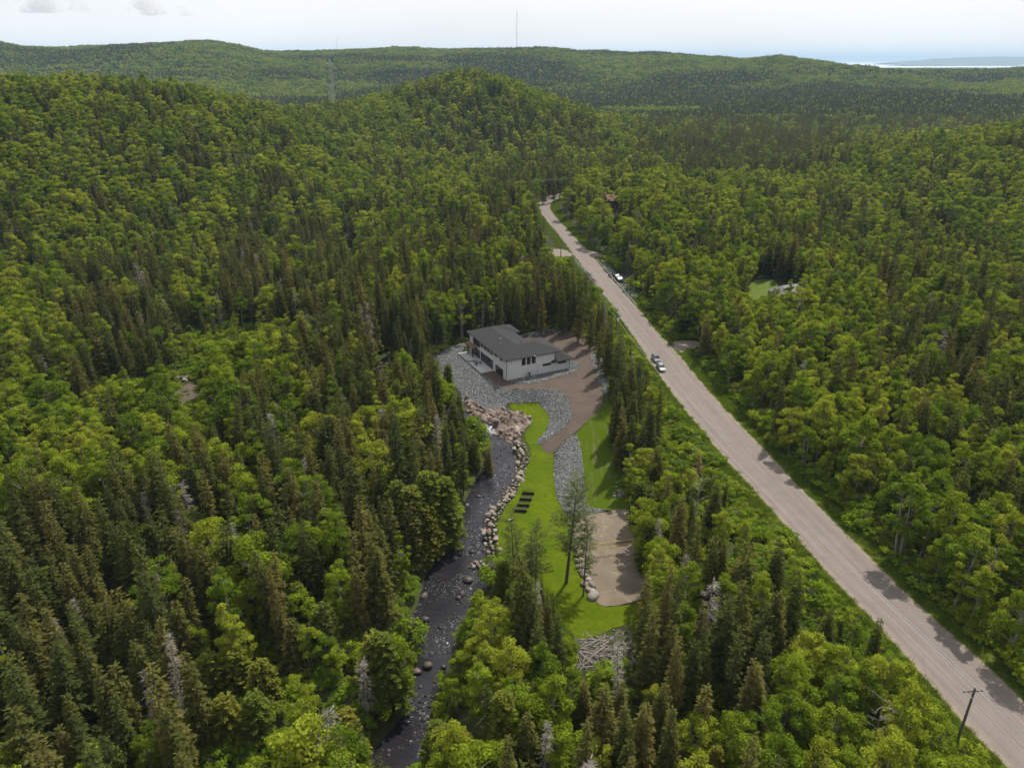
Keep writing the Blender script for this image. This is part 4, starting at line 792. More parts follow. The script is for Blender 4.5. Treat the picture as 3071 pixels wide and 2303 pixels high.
# ring of stones round the pool and scattered stones in the stream bed
for k in range(16): px = 1415 + 85 * k / 15; x, y = at(px, 1693 + 8 * math.sin(k * 2.1) - 6 * (k > 11), -4.7); boulder(x, y, -4.6, rng.uniform(.35, .6), False, 'small round stone in the dam at the head of the pool', 'stones damming the pool')
Xs, Ys = [], []
for k in range(28):
    i = int(rng.integers(0, int(len(rc) * .62))); t = rng.uniform(.03, .97) if rng.random() < .5 else rng.choice([rng.uniform(-.05, .15), rng.uniform(.85, 1.03)]); p = RVL[i] * (1 - t) + RVR[i] * t
    boulder(p[0], p[1], p[2] + rng.uniform(-.2, .0), float(rng.uniform(.28, .6)), True, 'dark wet stone lying in the stony river bed', 'dark stones in the river bed')
n = 1400; i = rng.integers(0, len(rc) - 1, n); t = np.clip(rng.beta(.55, .55, n) * 1.1 - .05, -.06, 1.06); p = RVL[i] * (1 - t)[:, None] + RVR[i] * t[:, None]; p[:, :2] += rng.normal(0, .4, (n, 2)); kk = rng.random(n) < np.interp(vnoise(p[:, 0] / 5, p[:, 1] / 5, 4), [.25, .55], [.15, 1]); p = p[kk]; cyy = (at(1300, 2095, -5.2)[1], at(1300, 1868, -5.1)[1]); calm = (p[:, 1] > cyy[0]) & (p[:, 1] < cyy[1]); p = p[~calm | (rng.random(len(p)) < .12)]
keep = ~inside(road_poly, p[:, 0], p[:, 1]); p = p[keep]
stones('river_stones', p[:, 0], p[:, 1], p[:, 2] - .02 + rng.uniform(-.05, .08, len(p)), rng.uniform(.1, .28, len(p)), M['wetstone'], 'small dark wet stones and shingle across the river bed')
# white water at the falls
m = NT('white_water'); n1 = m.noise(1.6, 5, .75, None, 1.2); m.pbr(m.ramp(n1, [(.42, (.02, .021, .026)), (.52, (.2, .2, .22)), (.62, (.75, .76, .78))]), .4, m.bump(n1, .8, .2)); FW = poly([(1450, 1283), (1466, 1281), (1484, 1294), (1486, 1300), (1468, 1302), (1456, 1296)], -4.0)
sheet('river_foam', FW, m.mat, 0.1, .5, lambda x, y: np.interp(y, [at(1466, 1302, -4.2)[1], at(1466, 1281, -3.3)[1]], [-4.15, -3.1]))
# rock heap in the left clearing
for k in range(24):
    px, py = 540 + rng.normal(0, 18), 1135 + rng.normal(0, 7); x, y = at(px, py, 0.3); boulder(x, y, float(hgt(x, y)) + .25 + .3 * rng.random(), rng.uniform(.35, .75), False, 'pale rock in the heap at the small clearing left of the river', 'rocks heaped in the left clearing')
for k in range(12):
    px, py = 1850 + rng.normal(6, 12), 1460 + rng.normal(0, 14); x, y = at(px, py, -2.2); boulder(x, y, float(hgt(x, y)) + .1, rng.uniform(.3, .7), False, 'tan broken rock in the pile at the right edge of the lawn', 'rock pile at the lawn edge')
# brush pile of bleached logs
def log(px, py, L_, r, az, label, group, z=None, tilt=0.0, name='log'):
    x, y = at(px, py, -2.6); z = float(hgt(x, y)) + .25 + rng.random() * .6 if z is None else z; b = MB(); b.tube([(-L_ / 2, 0, 0), (-L_ * .1, .06 * L_ * rng.uniform(-.3, .3), 0), (L_ / 2, 0, 0)], [r, r * .85, r * .55], 7); o = b.build(name, M['dead']); o.location = (x, y, z); o.rotation_euler = (0, tilt, az); return tag(o, label, 'log', group)
LOGPX = [(1727, 1882), (1800, 1880), (1880, 1890), (1930, 1930), (1930, 2030), (1860, 2060), (1770, 2040), (1725, 1960)]
LP = poly(LOGPX, -3.0)
for k in range(46):
    px, py = rng.uniform(1730, 1925), rng.uniform(1925, 2040); ll = rng.uniform(1.8, 4.5); log(px, py, ll, rng.uniform(.07, .17), rng.normal(.15, .6), '%s bleached log at the %s %s of the brush pile below the lawn' % ('long' if ll > 3.6 else ('short' if ll < 2.6 else 'mid length'), 'upper' if py < 1965 else ('lower' if py > 2005 else 'central'), 'left' if px < 1795 else ('right' if px > 1860 else 'middle')), 'logs in the brush pile', None, rng.normal(0, .12))
log(1880, 1965, 4.6, .2, 0.02, 'thick pale log on top of the brush pile', None, -1.7); log(1955, 1938, 7.5, .15, .45, 'long pale trunk sticking out right from the brush pile', None, -1.6)
b = MB()
for k in range(800):
    px, py = rng.uniform(1727, 1930), 1900 + 150 * rng.beta(1.6, 1.3); x, y = at(px, py, -2.6); z = float(hgt(x, y)) + rng.uniform(0, .8); a = rng.uniform(0, 6.28); L_ = rng.uniform(.4, 1.3); dz = rng.normal(0, .15)
    b.tube([(x, y, z), (x + L_ * math.cos(a), y + L_ * math.sin(a), z + dz)], [.036, .018], 3, 0, 0.5, False)
tag(b.build('brush_sticks', M['dead']), 'tangle of bleached sticks filling the brush pile below the lawn', 'brush', None, 'stuff')
X, Y = fill(poly([(1770, 1915), (1800, 1892), (1870, 1888), (1885, 1905), (1850, 1925), (1790, 1925)], -3), 1.0); stones('pale_rubble', X, Y, hgt(X, Y) + .1, rng.uniform(.12, .35, len(X)), M['boulder'], 'pale rubble at the lawn end of the brush pile')
for px, py, w_ in ((2400, 1692, 10), (2905, 1520, 14)):
    X, Y = fill(poly([(px - w_ * 3, py - w_ * 2), (px + w_ * 3, py - w_ * 1.5), (px + w_ * 3, py + w_ * 2), (px - w_ * 3, py + w_ * 2.4)], 0), .5); stones('pale_rubble', X, Y, hgt(X, Y) + .1, rng.uniform(.1, .25, len(X)), M['boulder'], 'patch of pale rubble on the verge left of the near road' if px < 2500 else 'patch of pale rubble among birches right of the near road')

# ------------------------------------------------------------------ trees: shapes
def kites(P, D, N, Ln, Wd, curve=0.0):
    # leaf / spray diamonds: base P, direction D, side vector from N
    D = D / (np.linalg.norm(D, axis=1)[:, None] + 1e-9); S = np.cross(D, N); S /= (np.linalg.norm(S, axis=1)[:, None] + 1e-9); U = np.cross(S, D)
    mid = P + D * (Ln * .5)[:, None] + U * (curve * Ln)[:, None]; tip = P + D * Ln[:, None]
    return np.stack([P, mid + S * (Wd * .5)[:, None], tip, mid - S * (Wd * .5)[:, None]], 1).reshape(-1, 3)
def quads(n): return np.arange(n * 4).reshape(n, 4)
def tubeq(pts, rad, n=5):
    b = MB(); b.tube(pts, rad, n, cap=False); return np.array([tuple(v) for v in b.v]), np.array(b.f)
def trunk_parts(lst):
    V, Fq = [], []; k = 0
    for v, f in lst: V.append(v); Fq.append(f + k); k += len(v)
    return np.vstack(V), np.vstack(Fq)
def conifer(seed, h, r, dz=.36, nb=7, klen=.62, kw=.24, z0=.13, droop=.28, power=.8, top=.1, ragged=.25, dens=1.0, up=0.0):
    g = np.random.default_rng(seed); P, D, N, Ln, Wd, T = [], [], [], [], [], []
    lean = g.normal(0, .012, 2)
    z = h * z0
    while z < h - .15:
        f = (h - z) / (h * (1 - z0)); Lb = r * f ** power + top; nbk = max(3, int(nb * (.6 + .5 * f)))
        for a in g.uniform(0, 6.28) + np.arange(nbk) * 6.283 / nbk + g.normal(0, .3, nbk):
            if g.random() > dens: continue
            L_ = Lb * g.uniform(1 - ragged * 1.6, 1 + ragged * .5); m_ = max(2, int(L_ / (klen * .42))); t = np.linspace(.22, 1, m_) + g.normal(0, .03, m_)
            ca, sa = math.cos(a), math.sin(a); rr = L_ * t; zz = z - droop * rr + .10 * droop * rr * rr / max(L_, .3) + up * rr + g.normal(0, .06, m_)
            for s in (-1, 1, 0) if L_ > .5 else (0,):
                mm = m_; ang = a + s * g.uniform(.5, 1.0, mm); dr = np.stack([np.cos(ang), np.sin(ang), -droop * .7 + g.normal(.08, .22, mm) + up], 1)
                P.append(np.stack([rr * ca, rr * sa, zz], 1)); D.append(dr); N.append(np.stack([g.normal(0, .45, mm), g.normal(0, .45, mm), np.ones(mm)], 1)); sc = (.65 + .5 * (1 - t * .5)) if s else np.ones(mm) * .9
                Ln.append(klen * sc * g.uniform(.7, 1.25, mm)); Wd.append(kw * g.uniform(.7, 1.3, mm)); T.append(np.clip(g.normal(.42 + .16 * (t > .75), .2, mm), 0, 1))
        z += dz * g.uniform(.8, 1.2) * (.7 + .4 * f)
    P, D, N = map(np.vstack, (P, D, N)); V = kites(P, D, N, np.concatenate(Ln), np.concatenate(Wd), .06); V[:, :2] += (V[:, 2] ** 1)[:, None] * lean
    tv, tf = trunk_parts([tubeq([(0, 0, -.5), (lean[0] * h * .5, lean[1] * h * .5, h * .5), (lean[0] * h, lean[1] * h, h * .99)], [h * .0125 + .03, h * .008 + .02, .015], 6)])
    return (V, quads(len(V) // 4), np.concatenate(T)), (tv, tf)
def broadleaf(seed, h, r, cl=30, per=70, leaf=.30, zc=.62, zr=.36, stems=1, bare=0):
    g = np.random.default_rng(seed); P, N, T, Ln = [], [], [], []; tr = []
    for st in range(stems):
        ox, oy = (0, 0) if stems == 1 else (g.normal(0, r * .35), g.normal(0, r * .35)); bend = g.normal(0, .35, 2)
        tr.append(tubeq([(ox * .3, oy * .3, -.4), (ox * .6 + bend[0] * .4, oy * .6 + bend[1] * .4, h * .4), (ox + bend[0], oy + bend[1], h * .88)], [h * .011 + .02, h * .008 + .015, .02], 6))
        for k in range(8):
            a = g.uniform(0, 6.28); z = h * g.uniform(.32, .75); L_ = r * g.uniform(.35, .7); s0 = np.array([ox * .7 + bend[0] * .5, oy * .7 + bend[1] * .5, z]); e = s0 + np.array([math.cos(a) * L_, math.sin(a) * L_, L_ * g.uniform(.5, 1.0)]); tr.append(tubeq([s0, (s0 + e) / 2 + g.normal(0, .1, 3), e], [h * .0045 + .015, h * .003 + .01, .012], 4))
    for c in range(cl):
        d = g.normal(size=3); d /= np.linalg.norm(d); q = g.uniform(.45, .95) ** .6; z_ = d[2] * zr * h * q; wid = r * (1 - .25 * (d[2] > .5)); cen = np.array([d[0] * wid * q, d[1] * wid * q, zc * h + z_])
        cr = g.uniform(.55, 1.0) * (r * .33 + .15); m_ = int(per * g.uniform(.6, 1.3)); v = g.normal(size=(m_, 3)); v /= np.linalg.norm(v, axis=1)[:, None]; v[:, 2] = np.where(v[:, 2] < -.35, -v[:, 2], v[:, 2]); rad = cr * g.uniform(.55, 1.05, m_)[:, None]
        P.append(cen + v * rad * np.array([1, 1, .72])); N.append(v + g.normal(0, .5, (m_, 3)) + np.array([0, 0, .35])); T.append(np.clip(g.normal(.5, .17) + g.normal(0, .16, m_), 0, 1)); Ln.append(leaf * g.uniform(.7, 1.35, m_))
    P, N = np.vstack(P), np.vstack(N); Ln = np.concatenate(Ln); D = np.cross(N, g.normal(size=N.shape)); V = kites(P, D, N, Ln, Ln * .8)
    V[:, 2] = np.maximum(V[:, 2], .03)
    return (V, quads(len(V) // 4), np.concatenate(T)), trunk_parts(tr)
def snag(seed, h, r, nb=5, dz=.45, twig=5, forks=False):
    g = np.random.default_rng(seed); tr = [tubeq([(0, 0, -.4), (g.normal(0, .1), g.normal(0, .1), h * .5), (0, 0, h)], [h * .011 + .04, h * .008 + .02, .02], 6)]; P, D, N, Ln, Wd = [], [], [], [], []
    z = h * (.15 if not forks else .35)
    while z < h - .2:
        f = (h - z) / h
        for k in range(nb if not forks else 2):
            a = g.uniform(0, 6.28); L_ = (r * f ** .7 * g.uniform(.4, 1.1)) if not forks else r * g.uniform(.4, 1.0); dr = np.array([math.cos(a), math.sin(a), -.35 + .2 * g.normal() if not forks else g.uniform(.2, .9)]); e = np.array([0, 0, z]) + dr * L_; md = np.array([0, 0, z]) + dr * L_ * .5 + np.array([0, 0, .08 * L_])
            tr.append(tubeq([(0, 0, z), md, e], [.03 if not forks else .06, .02 if not forks else .04, .008], 3))
            for j in range(twig): t = g.uniform(.3, 1); P.append(np.array([0, 0, z]) + dr * L_ * t); aa = a + g.choice([-1, 1]) * g.uniform(.4, 1.1); D.append((math.cos(aa), math.sin(aa), g.uniform(-.5, .2) if not forks else g.uniform(0, .8))); N.append((g.normal(), g.normal(), 1)); Ln.append(g.uniform(.35, .8)); Wd.append(.05)
        z += dz * g.uniform(.7, 1.3) * (1 if not forks else 2.4)
    V = kites(np.array(P), np.array(D), np.array(N), np.array(Ln), np.array(Wd), .05); return (V, quads(len(V) // 4), np.full(len(V) // 4, .5)), trunk_parts(tr)
class Proto: pass
PR = {}
def proto(key, geo_, cm, tm, h, r):
    (V, Fq, T), (tv, tf) = geo_; p = Proto(); p.h, p.r = h, r
    p.crown = arr_mesh('crown', V, Fq, M[cm], T); p.trunk = arr_mesh('trunk', tv, tf, M[tm], np.full(len(tf), .5)); p.trunk.polygons.foreach_set('use_smooth', [True] * len(p.trunk.polygons))
    A = np.vstack([V, tv]); B = np.vstack([Fq, tf + len(V)]); p.joint = arr_mesh('tree', A, B, [M[cm], M[tm]], np.r_[T, np.full(len(tf), .5)], np.r_[np.zeros(len(Fq)), np.ones(len(tf))])
    PR.setdefault(key, []).append(p)
for k, (h, r, kw) in enumerate(((16, 2.3, {}), (14, 2.0, dict(ragged=.35)), (18, 2.5, dict(ragged=.3, dens=.9)), (15, 1.5, dict(nb=6, ragged=.4)), (12, 2.2, dict(power=.95)), (17, 1.9, dict(dens=.8, ragged=.45)), (9, 1.7, dict(z0=.04)), (19, 2.1, dict(z0=.3, dens=.85, ragged=.4)), (16, 1.4, dict(nb=6, ragged=.5, dens=.75)), (13, 1.3, dict(ragged=.3)), (17, 2.6, dict(ragged=.5, dens=.7)))):
    proto('spruce', conifer(100 + k, h, r, **kw), 'spruce', 'bark', h, r)
for k, (h, r) in enumerate(((13, 2.6), (10, 2.3), (7, 1.8))): proto('cedar', conifer(150 + k, h, r, dz=.33, nb=9, klen=.55, kw=.3, z0=.05, droop=-.1, power=.6, top=.3, ragged=.25), 'cedar', 'bark', h, r)
for k, (h, r, d_) in enumerate(((22, 3.2, .75), (17, 2.2, .8), (20, 2.9, .85))): proto('pine', conifer(170 + k, h, r, dz=.42, nb=6, klen=.75, kw=.13, z0=.3, droop=-.05, power=.45, top=.5, ragged=.5, dens=d_, up=.1), 'pine', 'bark', h, r)
for k, (h, r, cl, zc_, zr_, st) in enumerate(((15, 2.6, 46, .57, .41, 1), (13, 2.4, 38, .56, .42, 1), (17, 2.5, 48, .6, .38, 1), (12, 2.8, 42, .54, .42, 2), (14, 1.9, 34, .57, .41, 1), (10, 2.3, 32, .53, .43, 2), (16, 3.1, 36, .66, .29, 1), (15, 1.7, 28, .58, .4, 1), (12, 2.4, 22, .6, .36, 2))):
    proto('aspen', broadleaf(200 + k, h, r, cl, 150, .265, zc_, zr_, st), 'aspen', 'birch', h, r)
for k, (h, r, cl) in enumerate(((2.6, 1.5, 16), (3.6, 1.7, 20), (1.7, 1.3, 12), (4.8, 1.9, 24))): proto('shrub', broadleaf(300 + k, h, r, cl, 70, .22, .52, .42, 2), 'shrub', 'bark', h, r)
for k, (h, r) in enumerate(((13, 1.7), (10, 1.5), (15, 1.6))): proto('snag', snag(400 + k, h, r), 'dead', 'dead', h, r)
for k, (h, r) in enumerate(((11, 2.6), (9, 2.2))): proto('fork', snag(430 + k, h, r, forks=True), 'dead', 'dead', h, r)
proto('redsnag', conifer(440, 9, 1.4, dens=.6, ragged=.5), 'deadred', 'bark', 9, 1.4)
# cheaper shapes with larger leaves for the trees beyond a few hundred metres
for k, (h, r) in enumerate(((16, 2.2), (14, 1.8), (18, 2.2), (12, 1.6))): proto('spruce_far', conifer(500 + k, h, r, dz=.8, nb=5, klen=1.15, kw=.5, ragged=.3), 'spruce', 'bark', h, r)
for k, (h, r, st) in enumerate(((15, 2.5, 1), (13, 2.3, 1), (12, 2.7, 2), (16, 2.2, 1))): proto('aspen_far', broadleaf(520 + k, h, r, 26, 34, .66, .55, .42, st), 'aspen', 'birch', h, r)

# ------------------------------------------------------------------ trees: places
# species by region of the view (128-pixel cells): S spruce, M mixed, B broadleaf, U brush
GRID = ['B' * 24, 'B' * 24,
 'BBMMBBBMBBBBBMMMMMMMMMMM', 'BBMBBMMBBBBMMMMMSSSMBBBB', 'BBBBMMSMMMMSSMMBMMMMBBBB', 'MBBMBSSSMMMMMMBBMMMMMMBB', 'BBSSBSSSSMSMSMMMBBBBMMMM', 'BSSSUUUSSSMSSSSMBBBBBMMM',
 'MMUUUBMSSMMSSSSMUBBBMBSM', 'BBBBBMMSSSSSSSSUUUBBBBMM', 'BBBMMMSSSSSSSSBUUUUBBBBB', 'BBSSMMSSSSMMSSSSUUUUBBBB', 'SSSSMMBMSSMMMMMSSUUUUBBB', 'SSSSSMMMSUUMMMMSSMUUUBBB',
 'SSSSMMUUUUMBMMMSSMMUUBBB', 'SSSSMUUUUBMBMMSSSMBUUBBB', 'SSSSUUUMMMBMMSSSMBBBBBBB', 'SSSUUUUMMMBMSSMMBBBBBBBB']
def cell(px, py):
    c = np.clip(px / 128, 0, 23).astype(int); r_ = np.clip(py / 128, 0, 17).astype(int); return np.array([GRID[b][a] for a, b in zip(c, r_)])
pxpoly = lambda L_: np.array(L_, float)
KEEP = [pxpoly(L_) for L_ in (
 [(1300, 1085), (1395, 1030), (1410, 985), (1500, 962), (1560, 980), (1556, 1005), (1700, 985), (1745, 1000), (1775, 1036), (1770, 1064), (1800, 1064), (1832, 1180), (1812, 1200), (1850, 1260), (1860, 1400), (1850, 1440), (1890, 1530), (1905, 1570), (1905, 1610), (1930, 1650), (1930, 1700), (1885, 1740), (1925, 1790), (1900, 1860), (1890, 1900), (1890, 1990), (1740, 2010), (1735, 1930), (1700, 1850), (1650, 1740), (1600, 1640), (1510, 1560), (1480, 1600), (1490, 1760), (1410, 1800), (1370, 1900), (1340, 2030), (1290, 2150), (1260, 2310), (1120, 2310), (1200, 2170), (1248, 2080), (1248, 1900), (1265, 1800), (1300, 1720), (1390, 1600), (1410, 1500), (1445, 1420), (1490, 1350), (1455, 1300), (1400, 1230), (1330, 1130)],
 [(1797, 785), (1870, 830), (1900, 880), (1915, 910), (1880, 880)], [(512, 1200), (530, 1125), (592, 1125), (600, 1180), (555, 1212)], [(2240, 870), (2262, 842), (2325, 836), (2330, 870), (2255, 900)], [(1030, 732), (1045, 718), (1072, 718), (1070, 750), (1050, 758)], [(1810, 600), (1822, 585), (1856, 583), (1860, 606), (1835, 612)], [(1928, 700), (1955, 690), (1958, 708), (1930, 708)], [(2332, 858), (2355, 830), (2400, 838), (2405, 862), (2345, 868)], [(1845, 680), (1858, 670), (1873, 674), (1872, 682)], [(1105, 1120), (1125, 1060), (1165, 1050), (1150, 1110)], [(1640, 745), (1700, 745), (1710, 765), (1645, 768)], [(2005, 1030), (2090, 1018), (2095, 1044), (2085, 1052), (2125, 1100), (2190, 1215), (2160, 1215), (2100, 1145), (2040, 1062)], [(1840, 935), (1862, 935), (1862, 1000), (1842, 1000)], [(2880, 2060), (2960, 2050), (2950, 2110), (2900, 2215), (2880, 2215)])]
offL = [(p[0] - 14 * max(.3, (p[1] - 400) / 900), p[1]) for p in ROAD_L]; KEEP.append(pxpoly(offL + ROAD_R[::-1]))
NOGO = [(P, g_) for P, g_ in ((LAWN_L, .6), (LAWN_R, .6), (COURT, .8), (DRIVE, .8), (RIP1, .8), (RIP2, .5), (RIP3, .3), (RIP4, .5), (RIP6, .5), (HOUSE, 2.5), (PATIO, 1), (road_poly, 3.2), (np.vstack([RR, offset(RR, -2.6)[::-1]]), .3), (BEDROCK, .3), (RIPB1, .2), (RIPB2, .2), (YARD, 1), (CLEAR[0], 1), (SANDLOT, 1))]; NOGO = [q for q in NOGO if q[0] is not CLEAR[0]] + [(P, 1.2) for P in DRIVEWAYS]
def blocked(X, Y, extra=0.0):
    k = np.zeros(len(X), bool)
    for P, g_ in NOGO:
        lo = P.min(0) - 6; hi = P.max(0) + 6; b = np.where((X > lo[0]) & (X < hi[0]) & (Y > lo[1]) & (Y < hi[1]))[0]
        if len(b): k[b] |= inside(P, X[b], Y[b]) | (edge_dist(P, X[b], Y[b]) < g_ + extra)
    i = (Y < 330) & (X > river_poly[:, 0].min() - 3) & (X < river_poly[:, 0].max() + 3); kk = np.zeros(len(X), bool); kk[i] = inside(river_poly, X[i], Y[i]) | (edge_dist(river_poly, X[i], Y[i]) < .6); k |= kk
    for hx, hy, hr in ((*at(1836, 628, 0), 8), (*at(1866, 712, 0), 8), (*at(2362, 900, 0), 8.5), (*at(1951, 712, .9), 4)): k |= np.hypot(X - hx, Y - hy) < hr
    return k
KMASK = np.zeros((int(IH // 4) + 2, int(IW // 4) + 2), bool); kgx, kgy = np.meshgrid(np.arange(KMASK.shape[1]) * 4.0 + 2, np.arange(KMASK.shape[0]) * 4.0 + 2)
for P in KEEP: KMASK |= inside(P, kgx, kgy)
def covers(X, Y, Z, h, r, fr=(.25, .5, .75, .97)):
    bad = np.zeros(len(X), bool)
    for t in fr:
        for s in (-.6, 0, .6):
            px, py = proj(X + s * r * (1.1 - t), Y, Z + h * t)
            i_ = (px / 4).astype(int); j_ = (py / 4).astype(int); ok_ = (i_ >= 0) & (j_ >= 0) & (i_ < KMASK.shape[1]) & (j_ < KMASK.shape[0]); bad |= ok_ & KMASK[np.where(ok_, j_, 0), np.where(ok_, i_, 0)]
    return bad
def cov1(x, y, z, h, r):
    for t in (.25, .5, .75, .97):
        for s in (-.6, 0, .6):
            px, py = proj(x + s * r * (1.1 - t), y, z + h * t); i_, j_ = int(px / 4), int(py / 4)
            if 0 <= i_ < KMASK.shape[1] and 0 <= j_ < KMASK.shape[0] and KMASK[j_, i_]: return True
    return False
trees = []       # (kind, variant, x, y, z, height, width factor, hand placed)
HAND = []
def hand(kind, lst, ox, oy, k, hs=1.3):
    for q in lst:
        px, py, h = ox + q[0] * k, oy + q[1] * k, q[2] * hs; wf = q[3] if len(q) > 3 else 1.0; z = -1.0
        for _ in range(4): x, y = at(px, py, z + h); z = float(hgt(x, y))
        HAND.append((kind, x, y, z, h, wf))
ZB = (0, 1300, .6046)
hand('spruce', [(540, 130, 14), (370, 240, 14), (470, 330, 13), (90, 370, 13), (240, 400, 10), (440, 460, 11), (590, 420, 14), (640, 480, 12), (780, 170, 15), (900, 80, 14), (1000, 70, 14), (900, 280, 13), (1150, 320, 10), (1380, 20, 13), (20, 540, 14), (120, 600, 13), (190, 560, 12), (310, 640, 11), (370, 545, 12), (430, 600, 11), (700, 520, 11), (750, 360, 12), (920, 540, 11), (990, 530, 12), (890, 720, 10), (1050, 640, 11), (1320, 570, 13), (70, 790, 13), (370, 840, 11), (790, 920, 12), (470, 700, 11), (860, 820, 10), (30, 1100, 13), (240, 1030, 13, 1.3), (90, 1090, 12), (500, 1150, 12), (420, 1050, 11), (560, 1120, 11), (660, 1000, 11), (10, 1160, 14, 1.2), (20, 1350, 13, 1.2), (200, 1460, 12, 1.2), (800, 1320, 12), (560, 1330, 10), (840, 1370, 11), (540, 1490, 11), (870, 1570, 9), (1430, 920, 7), (1560, 220, 13), (1620, 60, 14)], *ZB)
hand('snag', [(880, 380, 11), (1170, 440, 10), (1510, 240, 9), (760, 640, 9), (820, 1000, 12), (280, 890, 9), (720, 1180, 9), (865, 240, 10)], *ZB)
hand('fork', [(290, 540, 6), (730, 860, 6)], *ZB)
hand('aspen', [(1180, 150, 12, 1.1), (1440, 120, 13), (610, 810, 6), (570, 930, 5), (960, 930, 6), (700, 1480, 6), (1000, 1060, 6), (1520, 930, 6), (450, 30, 14), (280, 100, 13), (50, 120, 14), (760, 60, 12), (1080, 20, 12), (380, -60, 14), (80, 40, 14)], *ZB)
hand('cedar', [(1600, 380, 10, 1.2), (1450, 740, 7), (1050, 1080, 6), (1150, 1080, 6), (1590, 840, 7), (1250, 1280, 6), (1100, 1300, 6)], *ZB)
ZC = (700, 1500, .484)
hand('cedar', [(1110, -70, 11, 1.3), (1210, -150, 12, 1.3), (1300, -130, 11, 1.2), (1180, 40, 9, 1.2), (860, 830, 9, 1.1), (950, 840, 10, 1.1), (680, 1310, 8), (560, 1350, 7), (1330, 1410, 7), (1270, 1370, 6), (1400, 1400, 7), (150, 990, 6), (1640, 1160, 10)], *ZC)
hand('spruce', [(740, 190, 12, 1.15), (820, 60, 9), (920, 160, 11), (200, 110, 14), (180, 300, 13), (540, 640, 8), (1840, 480, 13, .9), (1930, 770, 11), (1960, 580, 9, .6), (1830, 1310, 9), (350, 730, 7), (1640, 1150, 10)], *ZC)
hand('aspen', [(640, 10, 11), (380, 510, 8), (450, 740, 7), (560, 800, 6), (1020, 840, 9), (1540, 560, 8.5), (1640, 600, 9), (1480, 700, 7), (1400, 930, 5), (1500, 850, 6), (1980, 1050, 10), (620, 890, 5), (1560, 760, 7), (1350, 1080, 4.5), (1700, 1000, 6)], *ZC)
hand('snag', [(800, 980, 9), (445, 1295, 4, .2)], *ZC)
ZL = (1240, 1400, .3617)
hand('pine', [(1300, 20, 17.5, 1.0)], *ZL); hand('pine', [(1440, 400, 12.5, .75)], *ZL); hand('pine', [(850, 330, 13.5, .8), (940, 480, 12, .75)], *ZL); hand('pine', [(1020, 440, 12, .9)], *ZL)
ZD = (1600, 1700, .3635)
hand('spruce', [(970, 110, 12.7, 1.0), (1130, 480, 9), (1470, 370, 13, .6), (1640, 210, 13), (1790, 100, 13), (1900, 730, 11), (2060, 200, 12), (1580, 250, 11), (2040, 790, 9), (1430, 940, 10), (930, 1130, 11), (1180, 1170, 10), (790, 1110, 10), (1340, 560, 11, .8), (1950, 480, 11), (1720, 420, 12)], *ZD)
hand('aspen', [(1270, 260, 6), (1290, 420, 5.5), (620, 790, 7), (150, 850, 9), (1400, 1180, 8), (1960, 1080, 9), (2120, 1010, 9), (1700, 1200, 9), (1800, 1400, 8), (2000, 1350, 8), (1000, 950, 5), (250, 1250, 8), (500, 1350, 7)], *ZD)
hand('snag', [(770, 650, 11), (100, 1280, 9)], *ZD); hand('fork', [(830, 1540, 5)], *ZD)
ZE = (2271, 1600, .4237)
hand('spruce', [(170, 60, 12), (160, 420, 12), (880, 600, 6.5, .75), (520, 520, 5.5), (1050, 1110, 5, .6), (20, 920, 9)], *ZE)
hand('aspen', [(330, 1120, 9), (570, 1200, 8.5), (730, 1240, 8), (1050, 850, 8), (900, 860, 8.5), (800, 900, 8), (430, 640, 8), (600, 760, 7.5), (480, 1450, 8), (1050, 1320, 8), (1250, 1290, 7), (200, 1400, 9), (700, 1500, 8), (1250, 1500, 7), (950, 1450, 8), (300, 760, 7.5), (680, 950, 8)], *ZE)
hand('fork', [(920, 1170, 8.5)], *ZE)
Z7 = (1800, 1250, .1808)
hand('spruce', [(370, 60, 9), (580, -20, 11), (720, 60, 10), (830, 1040, 7), (1330, 930, 7, .6), (1930, 1060, 8), (820, 1270, 8), (1030, -600, 13, .6), (860, -250, 12), (420, -180, 12), (560, -420, 12), (650, -640, 13), (330, -420, 11), (1000, 480, 8), (440, -740, 13), (560, -1000, 13)], *Z7)
hand('aspen', [(780, 430, 8.5), (620, 470, 7), (1200, 810, 8), (1000, 1010, 6.5), (1500, 800, 6.5), (1830, 800, 6), (2050, 1500, 6), (650, 760, 7)], *Z7)
hand('fork', [(1640, 1000, 8.5)], *Z7); hand('redsnag', [(1640, 600, 5)], *Z7)
hand('aspen', [(1940, 1478, 9), (1962, 1530, 9.5), (1992, 1600, 9.5), (2008, 1690, 9.5), (1975, 1500, 8)], 0, 0, 1); hand('cedar', [(1925, 1440, 8, .9), (1950, 1560, 8, .9)], 0, 0, 1)
hand('pine', [(1867, 1015, 13, .9)], 0, 0, 1); hand('spruce', [(1800, 975, 10, .7), (1908, 1130, 11, .8), (1851, 1130, 12, .8)], 0, 0, 1)
